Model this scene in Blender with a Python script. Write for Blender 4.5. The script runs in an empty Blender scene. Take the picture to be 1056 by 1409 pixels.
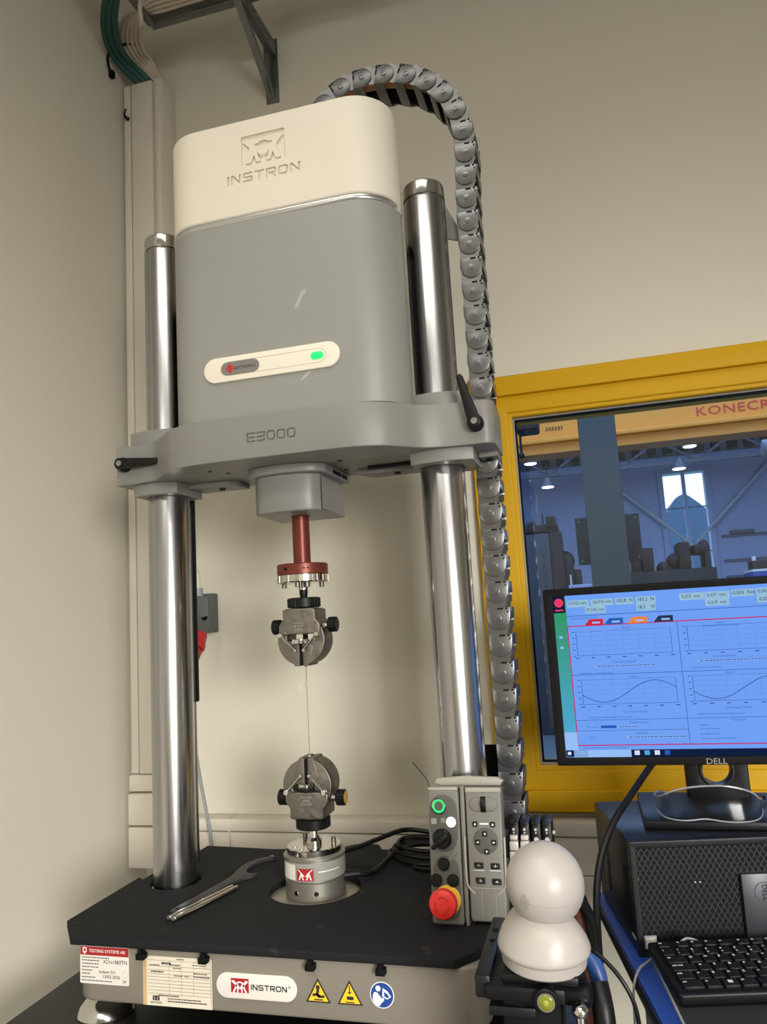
import bpy, bmesh, math, random
from mathutils import Matrix, Vector
random.seed(4)
sc = bpy.context.scene
col = sc.collection
PI = math.pi

# ------------------------------------------------------------------ camera, world, light, exposure
def camera():
    yaw, pitch, roll = -.2582, .1386, -.058
    f = Vector((math.sin(yaw)*math.cos(pitch), math.cos(yaw)*math.cos(pitch), math.sin(pitch)))
    r = Vector((math.cos(yaw), -math.sin(yaw), 0)); u = r.cross(f)
    c, s = math.cos(roll), math.sin(roll)
    r2 = c*r + s*u; u2 = -s*r + c*u
    cam = bpy.data.cameras.new('camera'); cam.sensor_fit = 'VERTICAL'; cam.sensor_height = 36
    cam.lens = 1043.84/1409*36; cam.clip_start = .02
    o = bpy.data.objects.new('camera', cam); col.objects.link(o)
    m = Matrix((r2, u2, -f)).transposed().to_4x4(); m.translation = (.4921, -1.2737, .4411)
    o.matrix_world = m; sc.camera = o
camera()
w = bpy.data.worlds.new('World'); sc.world = w; w.use_nodes = True
bg = w.node_tree.nodes['Background']; bg.inputs[0].default_value = (.74, .86, 1, 1); bg.inputs[1].default_value = 1.5
def area(name, loc, sx, sy, energy, color, rot=(0, 0, 0), spread=180):
    l = bpy.data.lights.new(name, 'AREA'); l.shape = 'RECTANGLE'; l.size = sx; l.size_y = sy
    l.energy = energy; l.color = color; l.spread = math.radians(spread)
    o = bpy.data.objects.new(name, l); o.location = loc; o.rotation_euler = rot; col.objects.link(o); return o
WARM = (1, .965, .88)
area('ceiling_lamp_near', (.2, -1.15, 2.42), 1.5, .60, 8.5, WARM, spread=120)
area('ceiling_lamp_far', (-.1, -2.8, 2.42), 1.4, .35, 22, WARM, spread=140)
area('ceiling_lamp_side', (1.7, -2.8, 2.42), 1.4, .35, 22, WARM, spread=140)
# added light in the unseen rear opening, tilted to leave the upper wall dark
area('rear_fill_light', (2.85, -4.22, .75), 1.45, 1.5, 37, (1, .98, .92), (math.radians(90-22), 0, math.radians(35)), spread=68)
area('hall_fill_light', (1.5, 6.5, 4.35), 5, 6, 330, (.44, .66, 1))  # blue fill added under the closed hall roof to brighten the hall
sc.view_settings.view_transform = 'Standard'; sc.view_settings.look = 'None'
sc.view_settings.exposure = .55; sc.view_settings.gamma = 1; sc.view_settings.use_curve_mapping = False
sc.cycles.use_denoising = True
sc.cycles.max_bounces = 8; sc.cycles.transparent_max_bounces = 12

# ------------------------------------------------------------------ materials
def S(r, g, b):
    f = lambda v: (v/255/12.92 if v/255 <= .04045 else ((v/255+.055)/1.055)**2.4)
    return (f(r), f(g), f(b), 1)
def mat(name, c, rough=.5, metal=0., var=0., scale=30., bump=0., bscale=400., emit=None, es=1., coat=0., stretch=None, spec=None, ior=None):
    m = bpy.data.materials.new(name); m.use_nodes = True
    nt = m.node_tree; b = nt.nodes['Principled BSDF']
    b.inputs['Base Color'].default_value = c; b.inputs['Roughness'].default_value = rough; b.inputs['Metallic'].default_value = metal
    if coat: b.inputs['Coat Weight'].default_value = coat; b.inputs['Coat Roughness'].default_value = .15
    if ior: b.inputs['IOR'].default_value = ior
    if spec is not None: b.inputs['Specular IOR Level'].default_value = spec
    tc = nt.nodes.new('ShaderNodeTexCoord')
    vec = tc.outputs['Object']
    if stretch:
        mp = nt.nodes.new('ShaderNodeMapping'); mp.inputs['Scale'].default_value = stretch
        nt.links.new(vec, mp.inputs[0]); vec = mp.outputs[0]
    if var:
        n = nt.nodes.new('ShaderNodeTexNoise'); n.inputs['Scale'].default_value = scale; n.inputs['Detail'].default_value = 4
        nt.links.new(vec, n.inputs['Vector'])
        mr = nt.nodes.new('ShaderNodeMapRange'); mr.inputs[1].default_value = .3; mr.inputs[2].default_value = .7
        mr.inputs[3].default_value = 1-var; mr.inputs[4].default_value = 1+var; nt.links.new(n.outputs['Fac'], mr.inputs[0])
        mx = nt.nodes.new('ShaderNodeMix'); mx.data_type = 'RGBA'; mx.blend_type = 'MULTIPLY'; mx.inputs[0].default_value = 1
        mx.inputs[6].default_value = c; nt.links.new(mr.outputs[0], mx.inputs[7]); nt.links.new(mx.outputs[2], b.inputs['Base Color'])
        if metal > .5:
            mr2 = nt.nodes.new('ShaderNodeMapRange'); mr2.inputs[1].default_value = .3; mr2.inputs[2].default_value = .7
            mr2.inputs[3].default_value = rough*.7; mr2.inputs[4].default_value = rough*1.4
            nt.links.new(n.outputs['Fac'], mr2.inputs[0]); nt.links.new(mr2.outputs[0], b.inputs['Roughness'])
    if bump:
        n2 = nt.nodes.new('ShaderNodeTexNoise'); n2.inputs['Scale'].default_value = bscale; n2.inputs['Detail'].default_value = 3
        nt.links.new(vec, n2.inputs['Vector'])
        bp = nt.nodes.new('ShaderNodeBump'); bp.inputs['Strength'].default_value = bump; bp.inputs['Distance'].default_value = .001
        nt.links.new(n2.outputs['Fac'], bp.inputs['Height']); nt.links.new(bp.outputs[0], b.inputs['Normal'])
    if emit:
        b.inputs['Emission Color'].default_value = emit; b.inputs['Emission Strength'].default_value = es
    return m
def glass(name, tint, rough=.0, refl=1.0):
    m = bpy.data.materials.new(name); m.use_nodes = True; nt = m.node_tree; nt.nodes.clear()
    o = nt.nodes.new('ShaderNodeOutputMaterial'); t = nt.nodes.new('ShaderNodeBsdfTransparent'); t.inputs[0].default_value = tint
    g = nt.nodes.new('ShaderNodeBsdfGlossy'); g.inputs['Roughness'].default_value = rough
    f = nt.nodes.new('ShaderNodeFresnel'); f.inputs[0].default_value = 1.45
    k = nt.nodes.new('ShaderNodeMath'); k.operation = 'MULTIPLY'; k.inputs[1].default_value = refl; nt.links.new(f.outputs[0], k.inputs[0])
    x = nt.nodes.new('ShaderNodeMixShader'); nt.links.new(k.outputs[0], x.inputs[0]); nt.links.new(t.outputs[0], x.inputs[1]); nt.links.new(g.outputs[0], x.inputs[2])
    nt.links.new(x.outputs[0], o.inputs[0]); return m
def dusty(name, c, rough):
    # foam mat: dark, with small pale chalk smudges
    m = mat(name, c, rough, bump=.35, bscale=900, spec=.25); nt = m.node_tree; b = nt.nodes['Principled BSDF']
    tc = nt.nodes.new('ShaderNodeTexCoord')
    n = nt.nodes.new('ShaderNodeTexNoise'); n.inputs['Scale'].default_value = 16; n.inputs['Detail'].default_value = 6; n.inputs['Roughness'].default_value = .7
    nt.links.new(tc.outputs['Object'], n.inputs['Vector'])
    r = nt.nodes.new('ShaderNodeMapRange'); r.inputs[1].default_value = .62; r.inputs[2].default_value = .82; r.inputs[3].default_value = 0; r.inputs[4].default_value = .35
    nt.links.new(n.outputs['Fac'], r.inputs[0])
    mx = nt.nodes.new('ShaderNodeMix'); mx.data_type = 'RGBA'; mx.inputs[6].default_value = c; mx.inputs[7].default_value = S(120, 120, 118)
    nt.links.new(r.outputs[0], mx.inputs[0]); nt.links.new(mx.outputs[2], b.inputs['Base Color']); return m

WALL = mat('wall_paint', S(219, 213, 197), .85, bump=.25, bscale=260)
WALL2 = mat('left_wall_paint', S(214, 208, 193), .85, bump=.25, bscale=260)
TRUNK = mat('trunking_white', S(222, 214, 200), .5)
YEL = mat('window_yellow', S(206, 158, 0), .5, bump=.1, bscale=200, spec=.25)
FLOOR = mat('floor_grey', S(112, 110, 106), .5)
CEIL = mat('ceiling_white', S(186, 184, 178), .9)
BEIGE = mat('cover_beige', S(228, 219, 203), .5, bump=.12, bscale=1500)
GREY = mat('cover_grey', S(142, 141, 135), .45, bump=.12, bscale=1500)
FRAME = mat('frame_grey', S(126, 124, 120), .42, bump=.12, bscale=1500)
NECK = mat('neck_grey', S(126, 124, 122), .4)
SILVER = mat('silver_trim', S(205, 205, 205), .25, .9)
STEEL = mat('column_steel', S(176, 175, 177), .22, 1., var=.22, scale=75, stretch=(1, 1, .012))  # stretched noise paints reflection streaks into the steel's colour and roughness
CHROME = mat('chrome', S(205, 203, 198), .14, 1.)
GRIP = mat('grip_steel', S(132, 127, 119), .46, 1., var=.06, scale=90)
LOAD = mat('load_cell_metal', S(165, 160, 150), .4, .8)
RED = mat('red_anodised', S(112, 50, 38), .38, .4)
BLACK = mat('black_plastic', S(14, 14, 16), .42, spec=.28)
BLKMAT = mat('black_matte', S(13, 13, 14), .65, spec=.15)
FOAM = dusty('black_foam', S(25, 25, 27), .85)
TABLE = mat('table_black', S(15, 15, 17), .45, spec=.3)
CHAIN = mat('chain_plastic', S(46, 46, 48), .3, spec=1., ior=1.75)
CHAIN2 = mat('chain_disc_plastic', S(50, 50, 52), .28, spec=1., ior=1.75)
ORANGE = mat('orange_cable', S(225, 105, 30), .5)
BASE = mat('base_greybrown', S(124, 117, 107), .45)
PEND = mat('console_grey', S(110, 107, 101), .5)
PEND2 = mat('console_panel', S(78, 74, 70), .5)
PENDL = mat('console_light', S(150, 147, 136), .5)
WHITE = mat('white_plastic', S(168, 161, 156), .38)
PAPER = mat('paper_white', S(214, 208, 200), .8)
CREAM = mat('paper_cream', S(212, 202, 184), .8)
TAN = mat('paper_tan', S(190, 160, 115), .8)
INK = mat('ink', S(40, 36, 36), .8)
DRED = mat('print_red', S(158, 24, 30), .6)
SYEL = mat('sign_yellow', S(235, 190, 40), .5)
SBLUE = mat('sign_blue', S(28, 66, 140), .5)
ERED = mat('stop_red', S(226, 44, 40), .35)
EYEL = mat('stop_yellow', S(215, 165, 25), .45)
LGRN = mat('led_green', S(20, 90, 50), .3, emit=S(20, 225, 115), es=.8)
LWHT = mat('led_white', S(230, 240, 240), .3, emit=S(235, 250, 250), es=1.2)
LRED = mat('led_red', S(200, 60, 60), .4, emit=S(240, 60, 70), es=.5)
DGREY = mat('badge_grey', S(120, 116, 112), .4)
PCBLK = mat('pc_black', S(20, 21, 24), .38, spec=.35)
PCGRILL = mat('pc_grille', S(27, 29, 34), .45, .3)
KEYM = mat('key_black', S(19, 19, 21), .5, spec=.25)
BLUE = mat('desk_blue', S(28, 66, 150), .4)
NAVY = mat('mount_blue', S(40, 72, 130), .4)
PAD = mat('desk_pad_grey', S(38, 38, 41), .75)
SOCK = mat('socket_grey', S(88, 92, 92), .5)
PLUGR = mat('plug_red', S(178, 34, 40), .4)
PLUGG = mat('plug_grey', S(150, 154, 158), .5)
GALV = mat('galvanised', S(120, 122, 122), .45, .75, var=.15, scale=40)
GREENC = mat('green_cable', S(28, 74, 72), .5)
WHITEC = mat('pale_cable', S(196, 182, 168), .6)
LIGHTTXT = mat('white_print', S(225, 225, 225), .6)
DARKTXT = mat('dark_emblem', S(66, 66, 68), .4, .5)
PSIL = mat('plug_silver', S(205, 198, 190), .35, .25)
BRASS = mat('knob_yellow', S(190, 150, 60), .4, .3)
TAPE = mat('tape_grey', S(190, 182, 172), .6)
FIBRE = mat('specimen_fibre', S(170, 120, 110), .6)
SCUFF = mat('scuff_pale', S(168, 167, 162), .8)
GLASS = glass('window_glass', (.80, .88, .97, 1), 0, 1)
LENS = glass('goggle_lens', (.5, .52, .55, 1), .12, .6)
def emis(name, c, s=1.):
    m = bpy.data.materials.new(name); m.use_nodes = True; nt = m.node_tree; nt.nodes.clear()
    o = nt.nodes.new('ShaderNodeOutputMaterial'); e = nt.nodes.new('ShaderNodeEmission'); e.inputs[0].default_value = c; e.inputs[1].default_value = s
    nt.links.new(e.outputs[0], o.inputs[0]); return m
XS = .68
SCR = emis('screen_blue', S(112, 160, 244), XS); SCRL = emis('screen_pale', S(150, 190, 246), XS); SCRG = emis('screen_green', S(52, 150, 105), XS)
SCRC = emis('screen_cyan', S(80, 165, 215), XS); SCRD = emis('screen_dark', S(18, 30, 62), XS); SCRI = emis('screen_ink', S(48, 82, 152), XS)
SCRM = emis('screen_magenta', S(190, 50, 110), XS); SCRR = emis('screen_red', S(205, 40, 60), XS); SCRO = emis('screen_orange', S(240, 130, 60), XS)
SCRB = emis('screen_tab_blue', S(40, 92, 180), XS); SCRK = emis('screen_tab_black', S(42, 54, 80), XS); SCRT = emis('screen_teal', S(150, 190, 215), XS)
SCRF = emis('screen_grid', S(96, 138, 216), XS); SCRW = emis('screen_white', S(210, 225, 250), XS); SCRE = emis('screen_legend', S(134, 176, 244), XS); SCRP = emis('screen_pink', S(230, 60, 100), XS)

# ------------------------------------------------------------------ mesh builder
RX90 = Matrix.Rotation(PI/2, 4, 'X')          # local (u,v,w) -> faces -y
def T(x, y, z): return Matrix.Translation((x, y, z))
def front(x, y, z): return T(x, y, z) @ RX90
FONT = None
def glyph(c, h, w_, t):
    R2 = lambda x0, y0, x1, y1: [(x0, y0), (x1, y0), (x1, y1), (x0, y1)]
    m_ = h/2
    E = [(0, 0), (w_, 0), (w_, t), (t, t), (t, m_-t/2), (w_*.92, m_-t/2), (w_*.92, m_+t/2), (t, m_+t/2), (t, h-t), (w_, h-t), (w_, h), (0, h)]
    if c == 'I': return [R2(0, 0, t, h)], t
    if c == 'N': return [[(0, 0), (t, 0), (t, h-1.5*t), (w_-1.25*t, 0), (w_, 0), (w_, h), (w_-t, h), (w_-t, 1.5*t), (1.25*t, h), (0, h)]], w_
    if c == 'S': return [[(.1*t, 0), (w_-.6*t, 0), (w_, .6*t), (w_, m_), (w_-.5*t, m_+t/2), (t, m_+t/2), (t, h-t), (w_, h-t), (w_, h), (.6*t, h), (0, h-.6*t), (0, m_), (.5*t, m_-t/2), (w_-t, m_-t/2), (w_-t, t), (.1*t, t)]], w_
    if c == 'T': return [[(w_/2-t/2, 0), (w_/2+t/2, 0), (w_/2+t/2, h-t), (w_, h-t), (w_, h), (0, h), (0, h-t), (w_/2-t/2, h-t)]], w_
    if c == 'R': return [[(0, 0), (t, 0), (t, m_-.7*t), (w_*.42, m_-.7*t), (w_-1.35*t, 0), (w_, 0), (w_*.70, m_-.7*t), (w_-.5*t, m_-.7*t), (w_, m_-.2*t), (w_, h-.6*t), (w_-.6*t, h), (0, h)], list(reversed(R2(t, m_+.3*t, w_-t, h-t)))], w_
    if c in 'O0': return [rrect(0, 0, w_, h, h*.26, 4), list(reversed(rrect(t, t, w_-t, h-t, h*.12, 3)))], w_
    if c == 'E': return [E], w_
    if c == '3': return [[(w_-x, y) for x, y in reversed(E)]], w_
def techno(s, cx, cz, h, w_, t, gap):
    loops = []; x = 0
    for c in s:
        g, adv = glyph(c, h, w_, t); loops += [[(px+x, py) for px, py in l] for l in g]; x += adv+gap
    x -= gap
    return [[(px-x/2+cx, py-h/2+cz) for px, py in l] for l in loops]
class B:
    def __init__(s): s.v = []; s.f = []; s.m = []; s.mats = []; s.flat = set()
    def mi(s, m):
        if m not in s.mats: s.mats.append(m)
        return s.mats.index(m)
    def add(s, vs, fs, m, M=None, flat=()):
        o = len(s.v); i = s.mi(m); s.flat.update(len(s.f)+k for k in flat)
        s.v += [tuple(M @ Vector(v)) if M else tuple(v) for v in vs]
        s.f += [tuple(o+k for k in f) for f in fs]; s.m += [i]*len(fs); return s
    def bm(s, b, m, M=None, flat=False):
        b.verts.index_update(); b.normal_update(); s.add([v.co for v in b.verts], [[v.index for v in f.verts] for f in b.faces], m, M, [k for k, f in enumerate(b.faces) if flat and max(map(abs, f.normal)) > .9995]); b.free(); return s
    def me(s, me, m, M=None):
        s.add([v.co.copy() for v in me.vertices], [list(p.vertices) for p in me.polygons], m, M, [k for k, p in enumerate(me.polygons) if abs(p.normal.z) > .9995]); bpy.data.meshes.remove(me); return s
    def box(s, c, d, m, bev=0., M=None, seg=2):
        b = bmesh.new(); bmesh.ops.create_cube(b, size=1)
        for v in b.verts: v.co = Vector((v.co.x*d[0], v.co.y*d[1], v.co.z*d[2]))
        if bev: bmesh.ops.bevel(b, geom=b.edges[:], offset=bev, segments=seg, affect='EDGES', profile=.5)
        return s.bm(b, m, (M or Matrix()) @ T(*c), True)
    def bx(s, x0, x1, y0, y1, z0, z1, m, bev=0.):
        return s.box(((x0+x1)/2, (y0+y1)/2, (z0+z1)/2), (x1-x0, y1-y0, z1-z0), m, bev)
    def lathe(s, prof, m, M=None, seg=32, cap=True):
        vs = []; fs = []; n = len(prof)
        for r, z in prof:
            for k in range(seg):
                a = 2*PI*k/seg; vs.append((r*math.cos(a), r*math.sin(a), z))
        for i in range(n-1):
            for k in range(seg):
                k2 = (k+1) % seg; fs.append((i*seg+k, i*seg+k2, (i+1)*seg+k2, (i+1)*seg+k))
        if cap:
            fs.append(tuple(range(seg-1, -1, -1))); fs.append(tuple((n-1)*seg+k for k in range(seg)))
        return s.add(vs, fs, m, M)
    def cyl(s, p0, p1, r, m, r2=None, seg=20, bev=0.):
        p0 = Vector(p0); p1 = Vector(p1); d = p1-p0; L = d.length; r2 = r if r2 is None else r2
        M = T(*p0) @ d.to_track_quat('Z', 'Y').to_matrix().to_4x4()
        pr = [(r, 0), (r2, L)] if not bev else [(r-bev, 0), (r, bev), (r2, L-bev), (r2-bev, L)]
        return s.lathe(pr, m, M, seg)
    def ball(s, c, r, m, sc_=(1, 1, 1), seg=24, M=None):
        b = bmesh.new(); bmesh.ops.create_uvsphere(b, u_segments=seg, v_segments=seg//2, radius=r)
        return s.bm(b, m, (M or Matrix()) @ T(*c) @ Matrix.Diagonal((*sc_, 1)))
    def tube(s, pts, r, m, seg=8, sub=6):
        P = [Vector(p) for p in pts]
        if sub > 1 and len(P) > 2: P = spline(P, sub)
        vs = []; fs = []; n = len(P); ref = None
        for i, p in enumerate(P):
            t = (P[min(i+1, n-1)]-P[max(i-1, 0)]).normalized()
            if ref is None: ref = t.orthogonal().normalized()
            ref = (ref - t*ref.dot(t)).normalized(); bi = t.cross(ref)
            for k in range(seg):
                a = 2*PI*k/seg; vs.append(p+ref*(r*math.cos(a))+bi*(r*math.sin(a)))
        for i in range(n-1):
            for k in range(seg):
                k2 = (k+1) % seg; fs.append((i*seg+k, i*seg+k2, (i+1)*seg+k2, (i+1)*seg+k))
        fs.append(tuple(range(seg-1, -1, -1))); fs.append(tuple((n-1)*seg+k for k in range(seg)))
        return s.add(vs, fs, m)
    def shape(s, loops, h, m, M=None, bev=0., bres=2):
        """extruded 2-D outline (first loop) with holes (further loops); spans -h/2..h/2 in local z"""
        return s.me(shape_mesh(loops, h, bev, bres), m, M)
    def text(s, t, size, m, M, depth=.0002, sx=1., align='CENTER', space=1., wt=0.):
        return s.me(text_mesh(t, size, depth, align, space, wt), m, M @ Matrix.Diagonal((sx, 1, 1, 1)))
    def strip(s, pts, wd, m, M, t=0):
        """flat polyline in the local xy plane"""
        vs = []; fs = []; n = len(pts)
        for i, p in enumerate(pts):
            a = Vector(pts[max(i-1, 0)]); b = Vector(pts[min(i+1, n-1)]); d = (b-a).normalized(); q = Vector((-d.y, d.x))*wd/2
            vs += [(p[0]+q.x, p[1]+q.y, t), (p[0]-q.x, p[1]-q.y, t)]
        for i in range(n-1): fs.append((2*i, 2*i+1, 2*i+3, 2*i+2))
        return s.add(vs, fs, m, M)
    def rect(s, x0, y0, x1, y1, m, M, t=0):
        return s.add([(x0, y0, t), (x1, y0, t), (x1, y1, t), (x0, y1, t)], [(0, 1, 2, 3)], m, M)
    def build(s, name, parent=None, ang=32, off=True, loc=None, kind=None, label=None):
        me = bpy.data.meshes.new(name); me.from_pydata(s.v, [], s.f)
        for m in s.mats: me.materials.append(m)
        me.polygons.foreach_set('material_index', s.m); me.polygons.foreach_set('use_smooth', [k not in s.flat for k in range(len(s.f))]); me.update()
        me.set_sharp_from_angle(angle=math.radians(ang))
        return link(name, me, parent, off, loc, kind, label)
def link(name, me, parent=None, off=True, loc=None, kind=None, label=None):
    o = bpy.data.objects.new(name, me); col.objects.link(o)
    if loc: o.location = loc
    if parent is not None:
        o.parent = parent
        if off and parent.type == 'EMPTY' and 'world' in parent: o.location = Vector(o.location)-parent.location
    if kind: o['kind'] = kind
    if label: o['label'] = label
    return o
def spline(P, sub, closed=False):
    n = len(P); out = []
    for i in range(n if closed else n-1):
        if closed: p0, p1, p2, p3 = P[(i-1) % n], P[i], P[(i+1) % n], P[(i+2) % n]
        else: p0, p1, p2, p3 = P[max(i-1, 0)], P[i], P[i+1], P[min(i+2, n-1)]
        for k in range(sub):
            t = k/sub
            out.append(.5*((2*p1)+(p2-p0)*t+(2*p0-5*p1+4*p2-p3)*t*t+(3*p1-p0-3*p2+p3)*t**3))
    if not closed: out.append(P[-1])
    return out
def sp2(pts, sub=5): return [(v.x, v.y) for v in spline([Vector((a, b, 0)) for a, b in pts], sub)]
def weld(me):
    b = bmesh.new(); b.from_mesh(me); bmesh.ops.remove_doubles(b, verts=b.verts, dist=2e-6); bmesh.ops.recalc_face_normals(b, faces=b.faces)
    b.to_mesh(me); b.free(); return me
def shape_mesh(loops, h, bev=0., bres=2):
    c = bpy.data.curves.new('outline', 'CURVE'); c.dimensions = '2D'; c.fill_mode = 'BOTH'
    c.extrude = max(h/2-bev, 1e-6); c.bevel_depth = bev; c.bevel_resolution = bres; c.offset = -bev
    for L in loops:
        sp = c.splines.new('POLY'); sp.points.add(len(L)-1); sp.use_cyclic_u = True
        for p, q in zip(sp.points, L): p.co = (q[0], q[1], 0, 1)
    o = bpy.data.objects.new('outline', c); me = bpy.data.meshes.new_from_object(o)
    bpy.data.objects.remove(o); bpy.data.curves.remove(c); return weld(me)
def text_mesh(t, size, depth, align='CENTER', space=1., wt=0.):
    c = bpy.data.curves.new('lettering', 'FONT'); c.body = t; c.size = size; c.extrude = depth; c.align_x = align; c.align_y = 'CENTER'
    c.space_character = space; c.resolution_u = 2; c.offset = wt*size
    o = bpy.data.objects.new('lettering', c); me = bpy.data.meshes.new_from_object(o)
    bpy.data.objects.remove(o); bpy.data.curves.remove(c); return weld(me)
def circ(cx, cy, r, n=32, a0=0, a1=2*PI):
    full = abs(a1-a0-2*PI) < 1e-6
    return [(cx+r*math.cos(a0+(a1-a0)*k/(n if full else n-1)), cy+r*math.sin(a0+(a1-a0)*k/(n if full else n-1))) for k in range(n)]
def rrect(x0, y0, x1, y1, r, n=6):
    rs = r if isinstance(r, (tuple, list)) else (r, r, r, r)      # bl, br, tr, tl
    o = []
    for (cx, cy, a), q in zip(((x0, y0, PI), (x1, y0, 1.5*PI), (x1, y1, 0), (x0, y1, .5*PI)), rs):
        sx = 1 if cx == x0 else -1; sy = 1 if cy == y0 else -1
        if q <= 0: o.append((cx, cy))
        else: o += circ(cx+sx*q, cy+sy*q, q, n, a, a+PI/2)
    return o
def stad(cx, cy, w_, h_, n=12): return rrect(cx-w_/2, cy-h_/2, cx+w_/2, cy+h_/2, h_/2-1e-5, n)
def thing(name, label, cat, loc=(0, 0, 0), rot=(0, 0, 0), group=None, world=True):
    o = bpy.data.objects.new(name, None); o.empty_display_size = .05; col.objects.link(o); o.location = loc; o.rotation_euler = rot
    if world: o['world'] = 1
    return tag(o, label, cat, group)
def tag(o, label, cat, group=None):
    o['label'] = label; o['category'] = cat
    if group: o['group'] = group
    return o
def struct(o): o['kind'] = 'structure'; return o
def booldiff(o, cutter):
    c = cutter.build('cutter'); md = o.modifiers.new('cut', 'BOOLEAN'); md.object = c; md.operation = 'DIFFERENCE'; md.solver = 'EXACT'
    dg = bpy.context.evaluated_depsgraph_get(); me = bpy.data.meshes.new_from_object(o.evaluated_get(dg))
    old = o.data; o.modifiers.clear(); o.data = me; bpy.data.meshes.remove(old); bpy.data.objects.remove(c)
    me.set_sharp_from_angle(angle=math.radians(32))

# ------------------------------------------------------------------ room
WY = .44
WX0, WX1, WZ0, WZ1 = .262, 1.50, .015, .972          # rough opening with the yellow frame
FZ, CZ = -.86, 2.45
b = B()
b.bx(-.62, WX0+.03, WY, WY+.14, FZ, CZ, WALL); b.bx(WX1-.03, 3.6, WY, WY+.14, FZ, CZ, WALL)
b.bx(WX0+.03, WX1-.03, WY, WY+.14, FZ, WZ0+.03, WALL); b.bx(WX0+.03, WX1-.03, WY, WY+.14, WZ1-.03, CZ, WALL)
struct(b.build('wall_back'))
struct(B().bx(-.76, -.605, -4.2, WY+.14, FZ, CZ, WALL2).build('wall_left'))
struct(B().bx(3.6, 3.74, -4.2, WY+.14, FZ, CZ, WALL).build('wall_right'))
b = B()
b.bx(-.76, 2.1, -4.34, -4.2, FZ, CZ, WALL); b.bx(3.5, 3.74, -4.34, -4.2, FZ, CZ, WALL); b.bx(2.1, 3.5, -4.34, -4.2, FZ, 0, WALL); b.bx(2.1, 3.5, -4.34, -4.2, 1.5, CZ, WALL)
struct(b.build('wall_rear'))
struct(B().bx(-.76, 3.74, -4.34, WY+.14, FZ-.1, FZ, FLOOR).build('floor'))
struct(B().bx(-.76, 3.74, -4.34, WY+.14, CZ, CZ+.1, CEIL).build('ceiling'))
# yellow window
d = thing('window_1', 'wide yellow framed window onto the crane hall', 'window', (WX0, WY, WZ0)); d['kind'] = 'structure'; del d['category']
b = B()
b.shape([rrect(WX0, WZ0, WX1, WZ1, .001), rrect(WX0+.046, WZ0+.046, WX1-.046, WZ1-.046, .001)], .022, YEL, front(0, WY-.009, 0), .003)
b.build('window_frame', d)
b = B()
b.shape([rrect(WX0+.04, WZ0+.04, WX1-.04, WZ1-.04, .001), rrect(WX0+.085, WZ0+.085, WX1-.085, WZ1-.085, .001)], .05, YEL, front(0, WY+.017, 0), .004)
b.shape([rrect(WX0+.06, WZ0+.06, WX1-.06, WZ1-.06, .001), rrect(WX0+.094, WZ0+.094, WX1-.094, WZ1-.094, .001)], .03, YEL, front(0, WY+.012, 0), .003)
b.shape([rrect(WX0+.03, WZ0+.03, WX1-.03, WZ1-.03, .001), rrect(WX0+.085, WZ0+.085, WX1-.085, WZ1-.085, .001)], .08, YEL, front(0, WY+.09, 0))
b.build('sash', d)
b = B()
b.shape([rrect(WX0+.092, WZ0+.092, WX1-.092, WZ1-.092, .001), rrect(WX0+.097, WZ0+.097, WX1-.097, WZ1-.097, .001)], .012, PLUGG, front(0, WY+.022, 0))
b.shape([rrect(WX0+.096, WZ0+.096, WX1-.096, WZ1-.096, .001), rrect(WX0+.101, WZ0+.101, WX1-.101, WZ1-.101, .001)], .01, BLKMAT, front(0, WY+.024, 0))
b.build('gasket', d)
B().bx(WX0+.095, WX1-.095, WY+.026, WY+.032, WZ0+.095, WZ1-.095, GLASS).build('glass_pane', d)
# horizontal cable trunking along the wall, vertical trunking in the corner
b = B(); b.bx(-.482, 3.5, WY-.05, WY, -.024, .004, TRUNK, .004); b.bx(-.482, 3.5, WY-.044, WY, -.1, -.0265, TRUNK, .003); b.bx(-.482, 3.5, WY-.05, WY, -.122, -.102, TRUNK, .003)
b.bx(-.36, -.3575, WY-.0505, WY, -.122, .004, TRUNK); b.bx(.16, .1625, WY-.0505, WY, -.122, .004, TRUNK)
struct(b.build('trim_1'))
b = B(); b.bx(-.6, -.484, .375, WY, .11, 1.9, TRUNK, .002); b.bx(-.598, -.578, .368, .38, .11, 1.9, TRUNK, .002)
b.bx(-.572, -.51, .362, .38, .11, 1.895, TRUNK, .003); b.bx(-.504, -.486, .368, .38, .11, 1.9, TRUNK, .002)
b.cyl((-.585, .372, 1.80), (-.585, .355, 1.80), .004, BLACK, seg=8); b.tube([(-.59, .365, 1.83), (-.588, .355, 1.81), (-.584, .357, 1.797), (-.578, .362, 1.80)], .0025, BLACK, 6)
struct(b.build('trim_2'))
b = B(); b.bx(-.6, -.484, .36, WY, .07, .108, TRUNK, .004); b.bx(-.6, -.484, .355, WY, -.005, .066, TRUNK, .004); b.bx(-.6, -.484, .355, WY, -.1, -.009, TRUNK, .004)
struct(b.build('trim_3'))

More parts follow.
